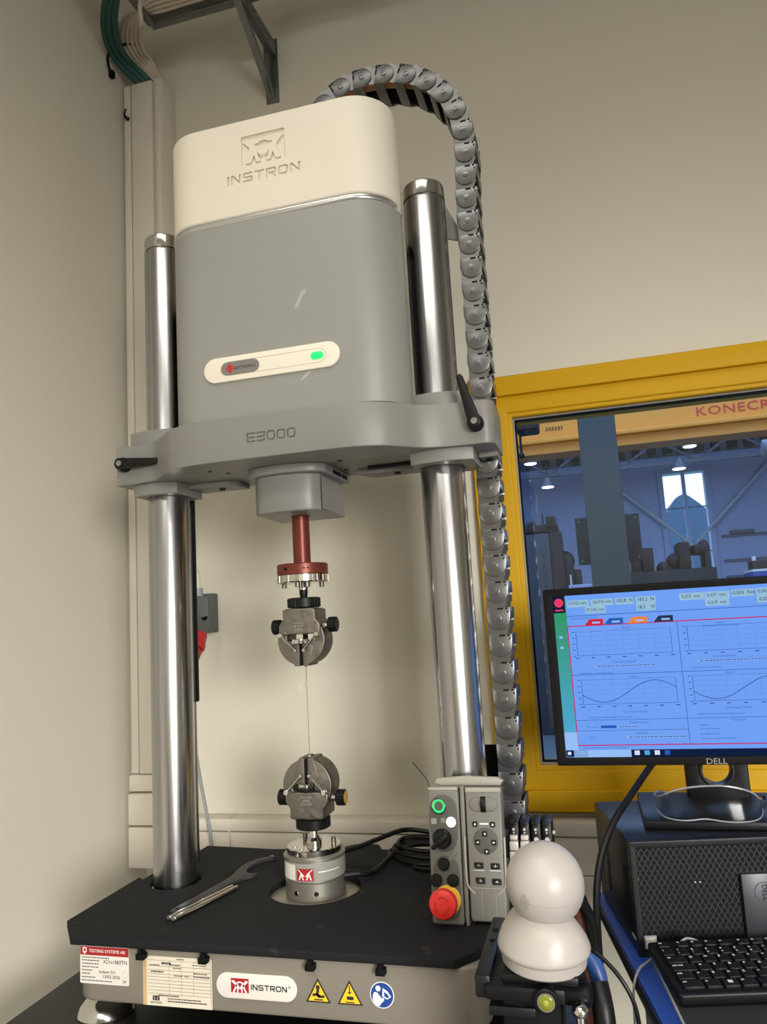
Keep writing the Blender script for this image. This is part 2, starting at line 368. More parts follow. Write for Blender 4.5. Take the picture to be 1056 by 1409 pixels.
# ------------------------------------------------------------------ hall beyond the window
HW = mat('hall_wall', S(172, 184, 214), .8); HFL = mat('hall_floor', S(120, 122, 126), .6)
HCOL = mat('hall_column_grey', S(66, 72, 74), .6); HBEAM = mat('crane_yellow', S(225, 140, 28), .5); HMACH = mat('machine_maroon', S(44, 22, 24), .6)
HDK = mat('machine_dark', S(26, 27, 32), .6); HGR = mat('machine_grey', S(104, 110, 120), .6); HDECK = mat('roof_deck', S(120, 130, 150), .7)
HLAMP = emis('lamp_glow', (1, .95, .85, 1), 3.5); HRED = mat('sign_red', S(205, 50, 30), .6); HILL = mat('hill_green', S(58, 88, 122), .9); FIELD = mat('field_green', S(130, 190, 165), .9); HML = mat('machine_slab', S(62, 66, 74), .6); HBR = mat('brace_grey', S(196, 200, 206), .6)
b = B(); HX0, HX1 = -6., 9.
b.bx(HX0, 2.0, 14, 14.3, FZ, 4.6, HW); b.bx(2.78, HX1, 14, 14.3, FZ, 4.6, HW); b.bx(2.0, 2.78, 14, 14.3, FZ, .72, HW); b.bx(2.0, 2.78, 14, 14.3, 2.86, 4.6, HW)
for z in (1.56, 1.1, .8): b.bx(2.95, 7, 13.96, 14, z, z+.05, HGR)
b.bx(3.1, 3.5, 13.9, 14, 1.62, 1.68, HGR)
struct(b.build('wall_far'))
struct(B().bx(HX0, HX1, WY+.14, 14.3, FZ-.1, FZ, HFL).build('floor_hall'))
b = B(); b.bx(HX0, HX1, WY+.14, 14.3, 4.6, 4.7, HDECK)
struct(b.build('ceiling_hall'))
b = B(); b.bx(HX0-.2, HX0, WY+.14, 14.3, FZ, 4.6, HW); struct(b.build('wall_hall_side'))
b = B(); b.bx(HX1, HX1+.2, WY+.14, 14.3, FZ, 4.6, HW); struct(b.build('wall_hall_end'))
d = thing('window_2', 'tall bright hall window', 'window', (2.0, 14, .72)); d['kind'] = 'structure'; del d['category']
b = B(); b.shape([rrect(1.93, .66, 2.85, 2.93, .01), rrect(2.02, .74, 2.76, 2.85, .005)], .16, HW, front(0, 14.0, 0)); b.bx(2.36, 2.42, 13.95, 14.06, .72, 2.86, HW); b.bx(2.0, 2.78, 13.97, 14.04, 2.17, 2.19, HGR); b.bx(2.0, 2.78, 13.97, 14.04, 1.33, 1.35, HGR)
b.build('window_frame', d)
# land outside
b = B(); pts = [(-6, 4.), (0, 5.2), (4, 6.4), (6.2, 7.0), (7.0, 7.4), (7.4, 8.2), (8.2, 8.6), (9.0, 8.0), (10.2, 6.9), (12, 6.0), (16, 5.6), (22, 3.5)]
b.shape([sp2(pts, 4)+[(24, -2), (-8, -2)]], 6, HILL, front(0, 64, 0))
tag(b.build('wooded_hill'), 'blue green hill seen through the tall bright hall window', 'hill')
tag(B().bx(-30, 40, 15, 60, -1.1, -.96, FIELD).build('grass_field'), 'pale green field at the foot of the hill', 'field')
# crane beam with lettering
d = thing('crane_beam', 'orange yellow overhead crane girder with red lettering', 'crane beam', (2, 8.2, 2.3))
b = B(); b.bx(-3, 7, 8.0, 8.35, 2.46, 3.25, HBEAM); b.build('web', d)
b = B(); b.bx(-3, 7, 7.9, 8.45, 2.42, 2.47, HBEAM, .008); b.bx(-3, 7, 7.98, 8.37, 2.30, 2.42, HBEAM); b.build('lower_flange', d)
B().text('KONECRANES', .15, HRED, front(1.86, 7.995, 2.60), .002, 1.28, 'LEFT', 1.05).build('lettering', d)
B().text('333333', .06, INK, front(.25, 7.995, 2.60), .002, 1.2).build('small_lettering', d)
# column with board
b = B(); b.bx(.52, .835, 5.45, 5.75, FZ, 4.6, HCOL, .01); tag(b.build('steel_column'), 'thick dark grey column in the hall crossing the crane girder', 'column')
d = thing('mounting_board', 'black square board standing behind the grey hall column', 'board', (.7, 6, .82)); b = B(); b.bx(.415, .985, 6.0, 6.04, .82, 1.26, HDK, .005); b.build('board', d)
b = B()
for x in (.45, .95):
    for z in (.86, 1.22): b.cyl((x, 6.0, z), (x, 5.98, z), .012, HGR, seg=10)
b.build('bolts', d, kind='stuff'); B().bx(.66, .74, 6.04, 6.12, FZ, .9, HDK).build('post', d)
# roof trusses
def truss(y, zb, zt, label):
    d = thing('roof_truss', label, 'truss', (1.5, y, zb))
    B().bx(-3, 8, y-.04, y+.04, zb-.03, zb+.03, HGR).build('bottom_chord', d); B().bx(-3, 8, y-.04, y+.04, zt-.03, zt+.03, HGR).build('top_chord', d)
    x = -3.
    while x < 7.4:
        B().cyl((x, y, zt), (x+.6, y, zb), .022, HGR, seg=8).build('web_member', d); B().cyl((x+.6, y, zb), (x+1.2, y, zt), .022, HGR, seg=8).build('web_member', d); x += 1.2
truss(12, 2.72, 3.12, 'pale lattice roof truss in the hall above the tall window')
d = thing('roof_deck_sheet', 'ribbed dark roof sheet above the hall truss', 'roof sheet', (1.5, 12.8, 3.02))
x = -3.
while x < 7.9:
    B().bx(x, x+.13, 12.4, 12.6, 2.96, 3.3, HDK).build('rib', d); x += .26
B().bx(-3, 8, 12.6, 12.64, 2.94, 3.34, HGR).build('sheet', d)
# wall braces
def brace(p, q, lab): tag(B().cyl(p, q, .032, HBR, seg=10).build('wall_brace'), lab, 'brace')
brace((1.2, 13.85, 2.62), (2.42, 13.85, 1.45), 'diagonal brace running down to the foot of the tall hall window from the left')
brace((2.5, 13.85, 1.5), (4.3, 13.85, 3.3), 'long diagonal brace rising from the hall window towards the right truss')
# hanging lamps
for (x, y, z, lab) in ((-.25, 11, 2.77, 'round hall lamp nearest the yellow window frame, just under the crane girder'), (-.02, 11.3, 2.41, 'lowest hanging hall lamp, above the tall maroon machine'), (.02, 11, 2.99, 'small hall lamp right under the crane girder, left of the grey column'), (2.17, 11, 2.78, 'hall lamp hanging in front of the truss, right of the grey column'), (1.98, 11, 2.45, 'hall lamp hanging at the top left corner of the tall hall window')):
    d = thing('hanging_lamp', lab, 'lamp', (x, y, z), group='hall lamps')
    B().lathe([(.03, .16), (.05, .12), (.11, .02), (.11, 0)], HGR, T(x, y, z), 16).build('shade', d); B().lathe([(.09, -.012), (.1, .0)], HLAMP, T(x, y, z), 16).build('bulb', d); B().cyl((x, y, z+.16), (x, y, 4.6), .008, HDK, seg=6).build('cord', d)
# machines
d = thing('press_machine', 'tall maroon and grey machine left of the hall column', 'machine', (0, 7.2, FZ))
B().bx(-.2, .12, 7, 7.5, FZ, 1.24, HML, .01).build('body', d); b = B()
for k in range(6): b.cyl((.05, 7, 1.0-.11*k), (.05, 6.98, 1.0-.11*k), .013, HDK, seg=8)
b.build('bolts', d, kind='stuff')
b = B(); b.bx(-.16, .22, 7.02, 7.4, 1.25, 1.34, HMACH, .01); b.cyl((-.12, 7.2, 1.35), (-.02, 7.2, 1.35), .06, HMACH); b.bx(.1, .2, 7.0, 7.4, 1.3, 1.42, HMACH, .01); b.bx(.12, .25, 7.02, 7.5, FZ, 1.25, HMACH, .01); b.build('head', d)
b = B(); b.cyl((.26, 7.2, .95), (.26, 7.5, .95), .1, HMACH); b.bx(.22, .34, 7.1, 7.5, FZ, 1.0, HDK, .01); b.bx(.34, .42, 7.15, 7.5, FZ, .84, HMACH, .01); b.bx(.3, .315, 7.05, 7.1, .3, .78, LIGHTTXT); b.build('column', d); B().cyl((.06, 7.2, 1.34), (.06, 7.2, 1.47), .008, HDK, seg=6).build('rod', d)
d = thing('milling_machine', 'low maroon machine bench in front of the tall hall window', 'machine', (1.5, 9.2, FZ))
B().bx(1.0, 2.05, 9, 9.6, FZ, .84, HDK, .02).build('bed', d)
b = B(); b.bx(1.05, 1.15, 9, 9.5, .84, 1.1, HMACH, .02); b.bx(1.18, 1.32, 9.05, 9.5, .84, 1.14, HMACH, .02); b.ball((1.45, 9.2, .86), .1, HMACH); b.bx(1.62, 1.76, 9, 9.5, .84, 1.18, HMACH, .02); b.ball((1.58, 9.2, .95), .1, HMACH); b.bx(1.8, 2.0, 9.05, 9.5, 1.02, 1.14, HMACH, .03); b.bx(1.93, 2.0, 9.05, 9.5, .6, 1.05, HMACH, .02); b.ball((1.95, 9.2, 1.14), .06, HMACH); b.build('spindle_group', d)
d = thing('white_crate', 'white pallet box on the hall floor between machine and column', 'box', (.42, 6.6, FZ)); B().bx(.3, .5, 6.6, 6.8, FZ, .62, HW, .01).build('crate', d); B().bx(.29, .51, 6.59, 6.81, .62, .66, HW, .005).build('lid', d)
d = thing('blue_container', 'small blue box at the right edge of the hall view', 'box', (2.1, 6.2, FZ)); B().bx(1.9, 2.4, 6.1, 6.5, FZ, .66, BLUE, .01).build('container', d); B().bx(1.9, 2.4, 6.1, 6.5, .66, .68, LIGHTTXT).build('lid', d); B().bx(1.92, 2.05, 6.2, 6.4, .68, .76, HMACH, .01).build('block', d); B().cyl((1.95, 6.25, .76), (1.95, 6.25, .8), .018, LIGHTTXT).build('cap', d)
d = thing('pipe_duct', 'pale round duct end at the right edge under the girder', 'duct', (2.15, 6, 1.72)); B().cyl((2.08, 6, 1.74), (2.5, 6.0, 1.74), .075, HGR, bev=.01).build('duct', d); B().cyl((2.3, 6, 1.8), (2.3, 6, 4.6), .01, HDK, seg=6).build('hanger', d)
d = thing('hoist_block', 'dark hoist housing in the top left corner of the glass', 'hoist', (.02, 6, 2.1)); B().box((.05, 6.1, 2.22), (.22, .3, .15), HDK, .03).build('housing', d); B().cyl((-.03, 6.1, 2.15), (-.03, 6.1, 1.95), .012, HDK, seg=8).build('rope', d); B().ball((-.03, 6.1, 1.93), .03, HDK, seg=12).build('hook', d); B().cyl((.05, 6.1, 2.28), (.05, 6.1, 4.6), .01, HDK, seg=6).build('hanger', d)

# ------------------------------------------------------------------ cable tray, bracket and wall cables
d = thing('cable_tray', 'galvanised cable ladder under the ceiling above the machine', 'cable tray', (-.2, .1, 1.94))
b = B(); b.bx(-.455, 1.2, .266, .272, 1.965, 2.01, GALV, .001); b.bx(-.455, 1.2, .272, .288, 1.965, 1.968, GALV); b.bx(-.455, 1.2, .272, .288, 2.007, 2.01, GALV); b.build('rail', d)
b = B(); b.bx(-.455, 1.2, -.036, -.030, 1.965, 2.01, GALV, .001); b.bx(-.455, 1.2, -.052, -.036, 1.965, 1.968, GALV); b.build('rail', d)
for x in (-.447, -.1, .2, .5, .8, 1.1): B().bx(x-.009, x+.009, -.03, .266, 1.957, 1.967, GALV, .001).build('rung', d)
b = B()
for k in range(12): b.bx(-.4+.13*k, -.35+.13*k, .2885, .2892, 1.980, 1.992, BLKMAT)
b.build('slots', d, kind='stuff')
d = thing('wall_bracket', 'grey steel cantilever bracket on the back wall below the cable tray', 'bracket', (-.195, WY, 1.8))
b = B(); b.bx(-.214, -.178, WY-.004, WY, 1.80, 1.985, GALV, .001); b.bx(-.198, -.194, WY-.05, WY-.004, 1.82, 1.975, GALV, .001); b.build('wall_plate', d)
b = B(); b.shape([[(.0, 1.968), (-.43, 1.952), (-.43, 1.938), (0, 1.928)]], .018, GALV, T(-.190, WY-.006, 0) @ Matrix.Rotation(PI/2, 4, 'Z') @ RX90); b.build('arm', d)
b = B(); b.add([(-.207, WY-.004, 1.812), (-.189, WY-.004, 1.812), (-.189, .235, 1.936), (-.207, .235, 1.936), (-.207, WY-.004, 1.830), (-.189, WY-.004, 1.830), (-.189, .235, 1.950), (-.207, .235, 1.950)], [(0, 1, 2, 3), (7, 6, 5, 4), (0, 4, 5, 1), (2, 6, 7, 3), (1, 5, 6, 2), (0, 3, 7, 4)], GALV); b.build('strut', d)
b = B(); b.cyl((-.193, WY-.006, 1.835), (-.193, WY-.014, 1.835), .008, GALV, seg=6); b.cyl((-.193, WY-.006, 1.96), (-.193, WY-.014, 1.96), .008, GALV, seg=6); b.build('bolts', d, kind='stuff')
CG = 'wall cables bending into the corner trunking'
GREENP = [[(-0.4519, 0.1000, 1.9472), (-0.5331, 0.1900, 1.9512), (-0.5776, 0.2650, 1.9493), (-0.5823, 0.3250, 1.9319), (-0.5596, 0.3700, 1.9080), (-0.5246, 0.3980, 1.8782), (-0.5210, 0.4050, 1.8240)],
[(-0.4375, 0.1000, 1.9428), (-0.5177, 0.1900, 1.9468), (-0.5615, 0.2650, 1.9449), (-0.5691, 0.3250, 1.9347), (-0.5511, 0.3700, 1.9171), (-0.5195, 0.3980, 1.8818), (-0.5161, 0.4050, 1.8228)],
[(-0.4231, 0.1000, 1.9385), (-0.5024, 0.1900, 1.9425), (-0.5456, 0.2650, 1.9405), (-0.5560, 0.3250, 1.9376), (-0.5427, 0.3700, 1.9262), (-0.5145, 0.3980, 1.8854), (-0.5111, 0.4050, 1.8216)],]
PALEP = [[(-0.1000, 0.2500, 1.9780), (-0.3300, 0.2500, 1.9780), (-0.4250, 0.2500, 1.9780), (-0.5011, 0.2500, 1.9919), (-0.5533, 0.2800, 1.9774), (-0.5667, 0.3250, 1.9553), (-0.5525, 0.3700, 1.9363), (-0.5210, 0.4000, 1.9003), (-0.5169, 0.4100, 1.8544)],
[(-0.1000, 0.2380, 1.9780), (-0.3300, 0.2380, 1.9780), (-0.4250, 0.2380, 1.9780), (-0.4904, 0.2440, 1.9790), (-0.5405, 0.2800, 1.9725), (-0.5549, 0.3250, 1.9546), (-0.5451, 0.3700, 1.9408), (-0.5176, 0.4000, 1.9021), (-0.5136, 0.4100, 1.8536)],
[(-0.1000, 0.2260, 1.9780), (-0.3300, 0.2260, 1.9780), (-0.4250, 0.2260, 1.9780), (-0.4797, 0.2380, 1.9661), (-0.5277, 0.2800, 1.9677), (-0.5431, 0.3250, 1.9540), (-0.5377, 0.3700, 1.9453), (-0.5143, 0.4000, 1.9038), (-0.5103, 0.4100, 1.8528)],
[(-0.1000, 0.2140, 1.9780), (-0.3300, 0.2140, 1.9780), (-0.4250, 0.2140, 1.9780), (-0.4691, 0.2320, 1.9533), (-0.5150, 0.2800, 1.9630), (-0.5313, 0.3250, 1.9534), (-0.5304, 0.3700, 1.9499), (-0.5109, 0.4000, 1.9056), (-0.5069, 0.4100, 1.8520)],
[(-0.1000, 0.2020, 1.9780), (-0.3300, 0.2020, 1.9780), (-0.4250, 0.2020, 1.9780), (-0.4586, 0.2260, 1.9406), (-0.5023, 0.2800, 1.9582), (-0.5196, 0.3250, 1.9527), (-0.5230, 0.3700, 1.9544), (-0.5075, 0.4000, 1.9073), (-0.5036, 0.4100, 1.8511)],
[(-0.1000, 0.1900, 1.9780), (-0.3300, 0.1900, 1.9780), (-0.4250, 0.1900, 1.9780), (-0.4482, 0.2200, 1.9279), (-0.4897, 0.2800, 1.9535), (-0.5079, 0.3250, 1.9521), (-0.5156, 0.3700, 1.9589), (-0.5042, 0.4000, 1.9090), (-0.5003, 0.4100, 1.8503)],]
for k in range(3):
    b = B().tube([(.9, -.005+.018*k, 1.9785), (-.1, -.005+.018*k, 1.9785), (-.30, .005+.018*k, 1.979), (-.39+.012*k, .04+.012*k, 1.975)]+GREENP[k], .0085, GREENC, 10)
    tag(b.build('green_cable'), ('outermost dark green cable bending into the corner trunking', 'middle dark green cable bending into the corner trunking', 'innermost dark green cable, next to the pale cables')[k], 'cable', CG)
for k in range(6):
    b = B().tube(PALEP[k], .0056, WHITEC, 8)
    tag(b.build('pale_cable'), ('pale cable running closest to the green cables on the tray', 'second pale cable counted from the green cables', 'third pale cable counted from the green cables', 'fourth pale cable counted from the green cables', 'fifth pale cable counted from the green cables', 'pale cable furthest from the green cables, on the inside of the bend')[k], 'cable', CG)
d = thing('cable_tie', 'black strap round the cable bundle above the corner trunking', 'strap', (-.535, .33, 1.93)); b = B().tube([(-.60, .31, 1.905), (-.597, .30, 1.945), (-.55, .30, 1.96), (-.5, .31, 1.955)], .0035, BLKMAT, 6); b.build('band', d); B().box((-.597, .315, 1.898), (.012, .014, .02), BLKMAT, .002).build('buckle', d)

# ------------------------------------------------------------------ bench and desk
TZ = -.135
d = thing('work_bench', 'black bench top under the testing machine', 'bench', (0, -.1, FZ))
B().bx(-.425, .43, -.56, .36, TZ-.03, TZ, TABLE, .003).build('bench_top', d)
for x in (-.39, .39):
    for y in (-.5, .3): B().bx(x-.025, x+.025, y-.025, y+.025, FZ, TZ-.03, BLKMAT, .002).build('leg', d)
DZ = -.045
d = thing('blue_desk', 'desk with blue top carrying the computer', 'desk', (.5, -.12, FZ), (0, 0, math.radians(10.2)), world=False)
H = DZ-FZ
B().bx(0, 1.3, -.6, .27, H-.028, H, BLUE, .002).build('desk_top', d)
B().bx(-.002, .003, -.6, .27, H-.024, H-.004, mat('edge_shade', S(18, 22, 40), .5), .001).build('edge_shade_strip', d)  # shade on the desk's side face, painted as a dark navy strip
B().bx(.06, .10, .20, .24, 0, H-.028, PCBLK).build('leg', d); B().bx(1.2, 1.24, .20, .24, 0, H-.028, PCBLK).build('leg', d); B().bx(.09, .13, -.55, -.51, 0, H-.028, PCBLK).build('leg', d); B().bx(1.2, 1.24, -.55, -.51, 0, H-.028, PCBLK).build('leg', d)

# ------------------------------------------------------------------ testing machine
MC = thing('testing_machine', 'tall grey and beige materials testing machine with two steel columns', 'testing machine', (0, 0, TZ))
b = B(); b.shape([rrect(-.298, -.238, .318, .20, .035, 8)], .077, BASE, T(0, 0, -.0505), .004); base = b.build('base', MC)
BF = -.2381
def fr(dy=0.): return front(0, BF-dy, 0)
b = B()  # service label with red header
lab = b
b.shape([rrect(-.2845, -.0645, -.2026, -.0125, .002)], .0004, PAPER, fr(.0002)); lab1 = b.build('service_label', base, label='white service label with red header and handwriting')
b = B(); b.rect(-.2842, -.0255, -.2029, -.0135, DRED, fr(.0005)); b.shape([[(-.280, -.0150), (-.2735, -.0150), (-.2735, -.021), (-.2768, -.0245), (-.280, -.021)], rrect(-.2785, -.0205, -.2750, -.0165, .0002)], .0002, LIGHTTXT, fr(.0006))
b.text('TESTING SYSTEMS AB', .0062, LIGHTTXT, fr(.0006) @ T(-.239, -.0195, 0), .0001, 1.02)
for k, (wd, z) in enumerate(((.046, -.0285), (.027, -.0325), (.027, -.037), (.026, -.0415), (.018, -.046), (.014, -.0507), (.022, -.0555), (.05, -.060))):
    x = -.2815
    while x < -.2815+wd:
        q = random.uniform(.002, .0045); b.rect(x, z-.0007, x+q, z+.0006, INK, fr(.0006)); x += q+.0009
b.text('X21o1883TN', .0075, INK, fr(.0006) @ T(-.2255, -.0335, 0), .0001, .95); b.text('Indom 5/1', .0062, INK, fr(.0006) @ T(-.2385, -.0475, 0), .0001, 1.1); b.text('13/02-2026', .0062, INK, fr(.0006) @ T(-.232, -.054, 0), .0001, 1.05)
b.strip([(x, z) for x, z in circ(-.2095, -.0495, .0045, 20)], .0003, DGREY, fr(.0006)); b.strip([(-.2065, -.057), (-.213, -.061)], .0008, INK, fr(.0006)); b.strip([(-.2125, -.057), (-.207, -.061)], .0008, INK, fr(.0006)); b.build('label_print', lab1)
b = B(); b.shape([rrect(-.1795, -.0872, -.0698, -.0212, .0012)], .0004, CREAM, fr(.0002)); lab2 = b.build('form_label', base, label='cream printed form label with ruled rows')
b = B(); b.rect(-.1795, -.087, -.1735, -.0214, TAN, fr(.0005))
for z in (-.034, -.0395, -.0445, -.0485, -.053, -.0575, -.062, -.0665, -.071): b.rect(-.172, z-.00025, -.0715, z+.00015, INK, fr(.0006))
for x in (-.137, -.118, -.0985): b.rect(x, -.071, x+.0003, -.0265, INK, fr(.0006))
b.rect(-.172, -.0266, -.0715, -.0263, INK, fr(.0006)); b.rect(-.0715, -.086, -.0711, -.0225, INK, fr(.0006))
for x, z, q, h_ in ((-.168, -.0335, .016, .0012), (-.149, -.0315, .012, .003), (-.136, -.0325, .016, .0016), (-.125, -.0245, .012, .0012), (-.1, -.031, .02, .001), (-.166, -.0425, .02, .0018), (-.131, -.0365, .01, .0012), (-.129, -.0465, .01, .0012), (-.113, -.0465, .006, .0012), (-.098, -.042, .018, .0014), (-.098, -.0465, .022, .0014), (-.155, -.0738, .03, .0016), (-.14, -.0775, .05, .0014), (-.14, -.081, .06, .0016)):
    x2 = x
    while x2 < x+q: g = random.uniform(.0015, .004); b.rect(x2, z, x2+g, z+h_, INK, fr(.0007)); x2 += g+.0006
b.rect(-.164, -.0802, -.153, -.0738, INK, fr(.0006))
for s in (-1, 1): b.strip([(-.1585+s*.004, -.0748), (-.1585+s*.0015, -.0775), (-.1585+s*.003, -.0796)], .0008, CREAM, fr(.0008))
b.text('INSTRON', .0038, INK, fr(.0006) @ T(-.1585, -.083, 0), .0001, 1.1); b.build('label_print', lab2)
def logo(b, cx, cz, w_, h_, mb, mf, M, t):
    """red square with two white figures, arms raised"""
    if mb: b.rect(cx-w_/2, cz-h_/2, cx+w_/2, cz+h_/2, mb, M, t)
    t2 = t+.0002
    for s in (-1, 1):
        q = lambda u, v: (cx+s*u*w_, cz+v*h_)
        b.strip([q(.44, .32), q(.26, .10), q(.17, -.02)], w_*.09, mf, M, t2); b.strip([q(.17, .10), q(.02, -.22)], w_*.085, mf, M, t2)
        b.strip([q(.20, .05), q(.25, -.2), q(.36, -.48)], w_*.085, mf, M, t2); b.strip([q(.22, -.02), q(.1, -.25), q(.13, -.48)], w_*.075, mf, M, t2); b.strip([q(.23, .12), q(.10, .22), q(0, .24)], w_*.07, mf, M, t2)
        b.shape([circ(cx+s*.33*w_, cz+.24*h_, .075*w_, 14)], .0001, mf, M @ T(0, 0, t2))
b = B(); b.shape([stad(-.002, -.0525, .121, .033)], .003, PAPER, fr(.001), .0012); pl = b.build('name_plate', base, label='white oval name plate with red emblem and black lettering')
b = B(); logo(b, -.026, -.0515, .027, .0185, DRED, LIGHTTXT, fr(.0026), 0); b.shape(techno('INSTRON', .0175, -.0525, .0072, .0074, .0014, .0013), .0002, INK, fr(.0028)); b.text('®', .004, INK, fr(.0028) @ T(.048, -.0495, 0), .0001); b.build('emblem', pl)
def tri(cx, cz, r): return [(cx+r*math.cos(a), cz+r*math.sin(a)) for a in (PI/2, PI/2+2*PI/3, PI/2+4*PI/3)]
for kx, kind_ in ((.0885, 0), (.1335, 1)):
    b = B(); b.shape([tri(kx, -.0565, .0205)], .0004, INK, fr(.0002)); b.shape([tri(kx, -.0565, .0165)], .0003, SYEL, fr(.0005)); sg = b.build('warning_sign', base, label=('yellow triangular sign with a hand crush symbol', 'yellow triangular sign with a downward arrow over a hand')[kind_])
    b = B(); M = fr(.0008)
    if kind_ == 0:
        b.shape([circ(kx, -.0475, .003, 14)], .0001, INK, M); b.strip([(kx, -.05), (kx-.001, -.056), (kx+.002, -.06)], .004, INK, M); b.strip([(kx-.008, -.0575), (kx-.002, -.0565), (kx+.003, -.059), (kx+.009, -.0585)], .0035, INK, M); b.rect(kx-.006, -.0638, kx+.007, -.0622, INK, M)
    else:
        b.rect(kx-.0008, -.0505, kx+.0008, -.0425, INK, M); b.add([(kx-.003, -.0505, 0), (kx+.003, -.0505, 0), (kx, -.0535, 0)], [(0, 2, 1)], INK, M); b.shape([stad(kx+.0005, -.0582, .010, .0044)], .0001, INK, M); b.rect(kx-.006, -.0642, kx+.006, -.0628, INK, M)
    b.build('pictogram', sg)
b = B(); b.shape([circ(.1784, -.0515, .0165, 40)], .0004, LIGHTTXT, fr(.0002)); b.shape([circ(.1784, -.0515, .0153, 40)], .0003, SBLUE, fr(.0005)); sg = b.build('mandatory_sign', base, label='round blue sign with a white reading figure')
b = B(); M = fr(.0008); b.shape([circ(.1735, -.0435, .0036, 16)], .0001, LIGHTTXT, M); b.shape([[(.166, -.0515), (.168, -.048), (.172, -.0485), (.178, -.0555), (.181, -.0545), (.181, -.058), (.1775, -.061), (.174, -.0655), (.1685, -.0635), (.1655, -.058)]], .0001, LIGHTTXT, M); b.shape([[(.180, -.0425), (.186, -.046), (.191, -.053), (.185, -.0565), (.1785, -.053)], [(.1815, -.047), (.1855, -.0495), (.1885, -.0535), (.1852, -.0548), (.1815, -.0525)]], .0001, LIGHTTXT, M); b.build('pictogram', sg)
# feet
for x, y in ((-.283, -.178), (.262, -.185), (-.26, .15), (.27, .15)):
    b = B(); M = T(x, y, TZ); b.lathe([(.042, 0), (.043, .006), (.038, .016), (.028, .025), (.016, .03), (.011, .033)], CHROME, M, 32); f = b.build('levelling_foot', MC)
    b = B(); b.lathe([(.006, .032), (.006, .047)], CHROME, M, 16); b.lathe([(.010, .0335), (.010, .039)], CHROME, M, 6); b.build('stem', f)
# columns
for x in (-.2655, .2655):
    c_ = B().lathe([(.038, -.012), (.038, 1.178), (.0372, 1.1795)], STEEL, T(x, 0, 0), 64).build('column', MC, label='polished steel column')
    B().lathe([(.0352, 1.178), (.0352, 1.182), (.0378, 1.183), (.0378, 1.204), (.0365, 1.2085), (.033, 1.211)], CHROME, T(x, 0, 0), 64).build('column_cap', c_)
# crosshead
half = [(0, -.152), (.08, -.152), (.14, -.149), (.185, -.134), (.215, -.11), (.238, -.088), (.262, -.076), (.29, -.07), (.33, -.068)]
R_ = sp2([(x+.008, y) for x, y in half[1:]], 5)+circ(.348, -.05, .018, 8, -PI/2, 0)+[(.366, .05)]+circ(.35, .05, .016, 6, 0, PI/2)[1:]
L_ = [(-.338, .066), (-.342, -.052), (-.339, -.057)]+list(reversed(sp2([(-x+.008, y+.008*(x > .24)) for x, y in half[1:-1]]+[(-.32, -.057)], 5)))
b = B(); b.shape([R_+[(.2, .085), (-.2, .085)]+L_], .073, FRAME, T(0, 0, .7485), .002); cross = b.build('crosshead', MC)
ct = B().shape(techno('E3000', .0135, .7465, .0165, .0152, .0029, .0026), .006, FRAME, front(0, -.152, 0)); booldiff(cross, ct)
b = B()
for (xa, xb, ya, yb, z0, z1) in ((-.312, -.222, -.05, .05, .690, .7125), (.222, .328, -.06, .05, .6905, .7125)):
    b = B(); b.shape([[(xa, yb), (xa, ya+.006)]+sp2([(xa, ya+.006), (xa+.02, ya), ((xa+xb)/2, ya-.004), (xb-.02, ya), (xb, ya+.006)])+[(xb, yb)], circ((xa+xb)/2*0+(-.2655 if xa < 0 else .2655), 0, .0383, 40)], z1-z0, FRAME, T(0, 0, (z0+z1)/2), .0015); b.build('lower_collar', cross)
for xa, xb in ((-.315, -.215), (.218, .312)):
    b = B(); b.shape([[(xa, .05), (xa, -.048)]+sp2([(xa, -.048), (xa+.02, -.054), ((xa+xb)/2, -.058), (xb-.02, -.054), (xb, -.048)])+[(xb, .05)], circ(-.2655 if xa < 0 else .2655, 0, .0383, 40)], .026, FRAME, T(0, 0, .798), .0015); b.build('upper_collar', cross)
for pts in ([(-.222, .0), (-.14, .0), (-.125, .02), (-.125, .06), (-.222, .06)], [(.10, .035), (.20, .035), (.222, .03), (.222, .082), (.12, .082)], [(.33, .0), (.362, .0), (.362, .04), (.33, .04)]):
    b = B(); b.shape([pts], .009, FRAME, T(0, 0, .7075), .001); cx_ = sum(p[0] for p in pts)/len(pts); cy_ = sum(p[1] for p in pts)/len(pts)
    b.cyl((cx_, cy_, .7032), (cx_, cy_, .7005), .006, BLKMAT, seg=8); b.build('clamp_plate', cross)
b = B(); b.shape([stad(.17, .015, .085, .014)], .006, BLKMAT, T(0, 0, .7105)); b.build('slot', cross)
b = B()
for x, y in ((-.13, -.09), (-.11, -.06), (-.07, -.035), (-.06, .0), (.10, -.06), (.085, .02), (.11, .045), (.13, .06)): b.cyl((x, y, .7122), (x, y, .7112), .004, BLKMAT, seg=10)
b.build('screw_holes', cross, kind='stuff')
# clamp levers
def lever(px, pz, ang, y):
    M = front(px, y, pz) @ Matrix.Rotation(ang, 4, 'Z')
    b = B(); b.shape([circ(0, 0, .0115, 12, PI*.62, PI*1.38)+[(.078, -.0055), (.083, -.003), (.083, .003), (.078, .0055)]], .012, BLACK, M @ T(0, 0, .017), .003); b.lathe([(.0135, 0), (.0135, .012), (.0115, .016)], BLACK, M, 20); lv = b.build('clamp_lever', MC)
    B().lathe([(.0052, .022), (.0052, .0246), (.003, .0246), (.003, .0235)], NECK, M, 12).build('bolt', lv)
lever(.338, .745, math.radians(104), -.068); lever(-.3195, .7495, math.radians(-2), -.0565)
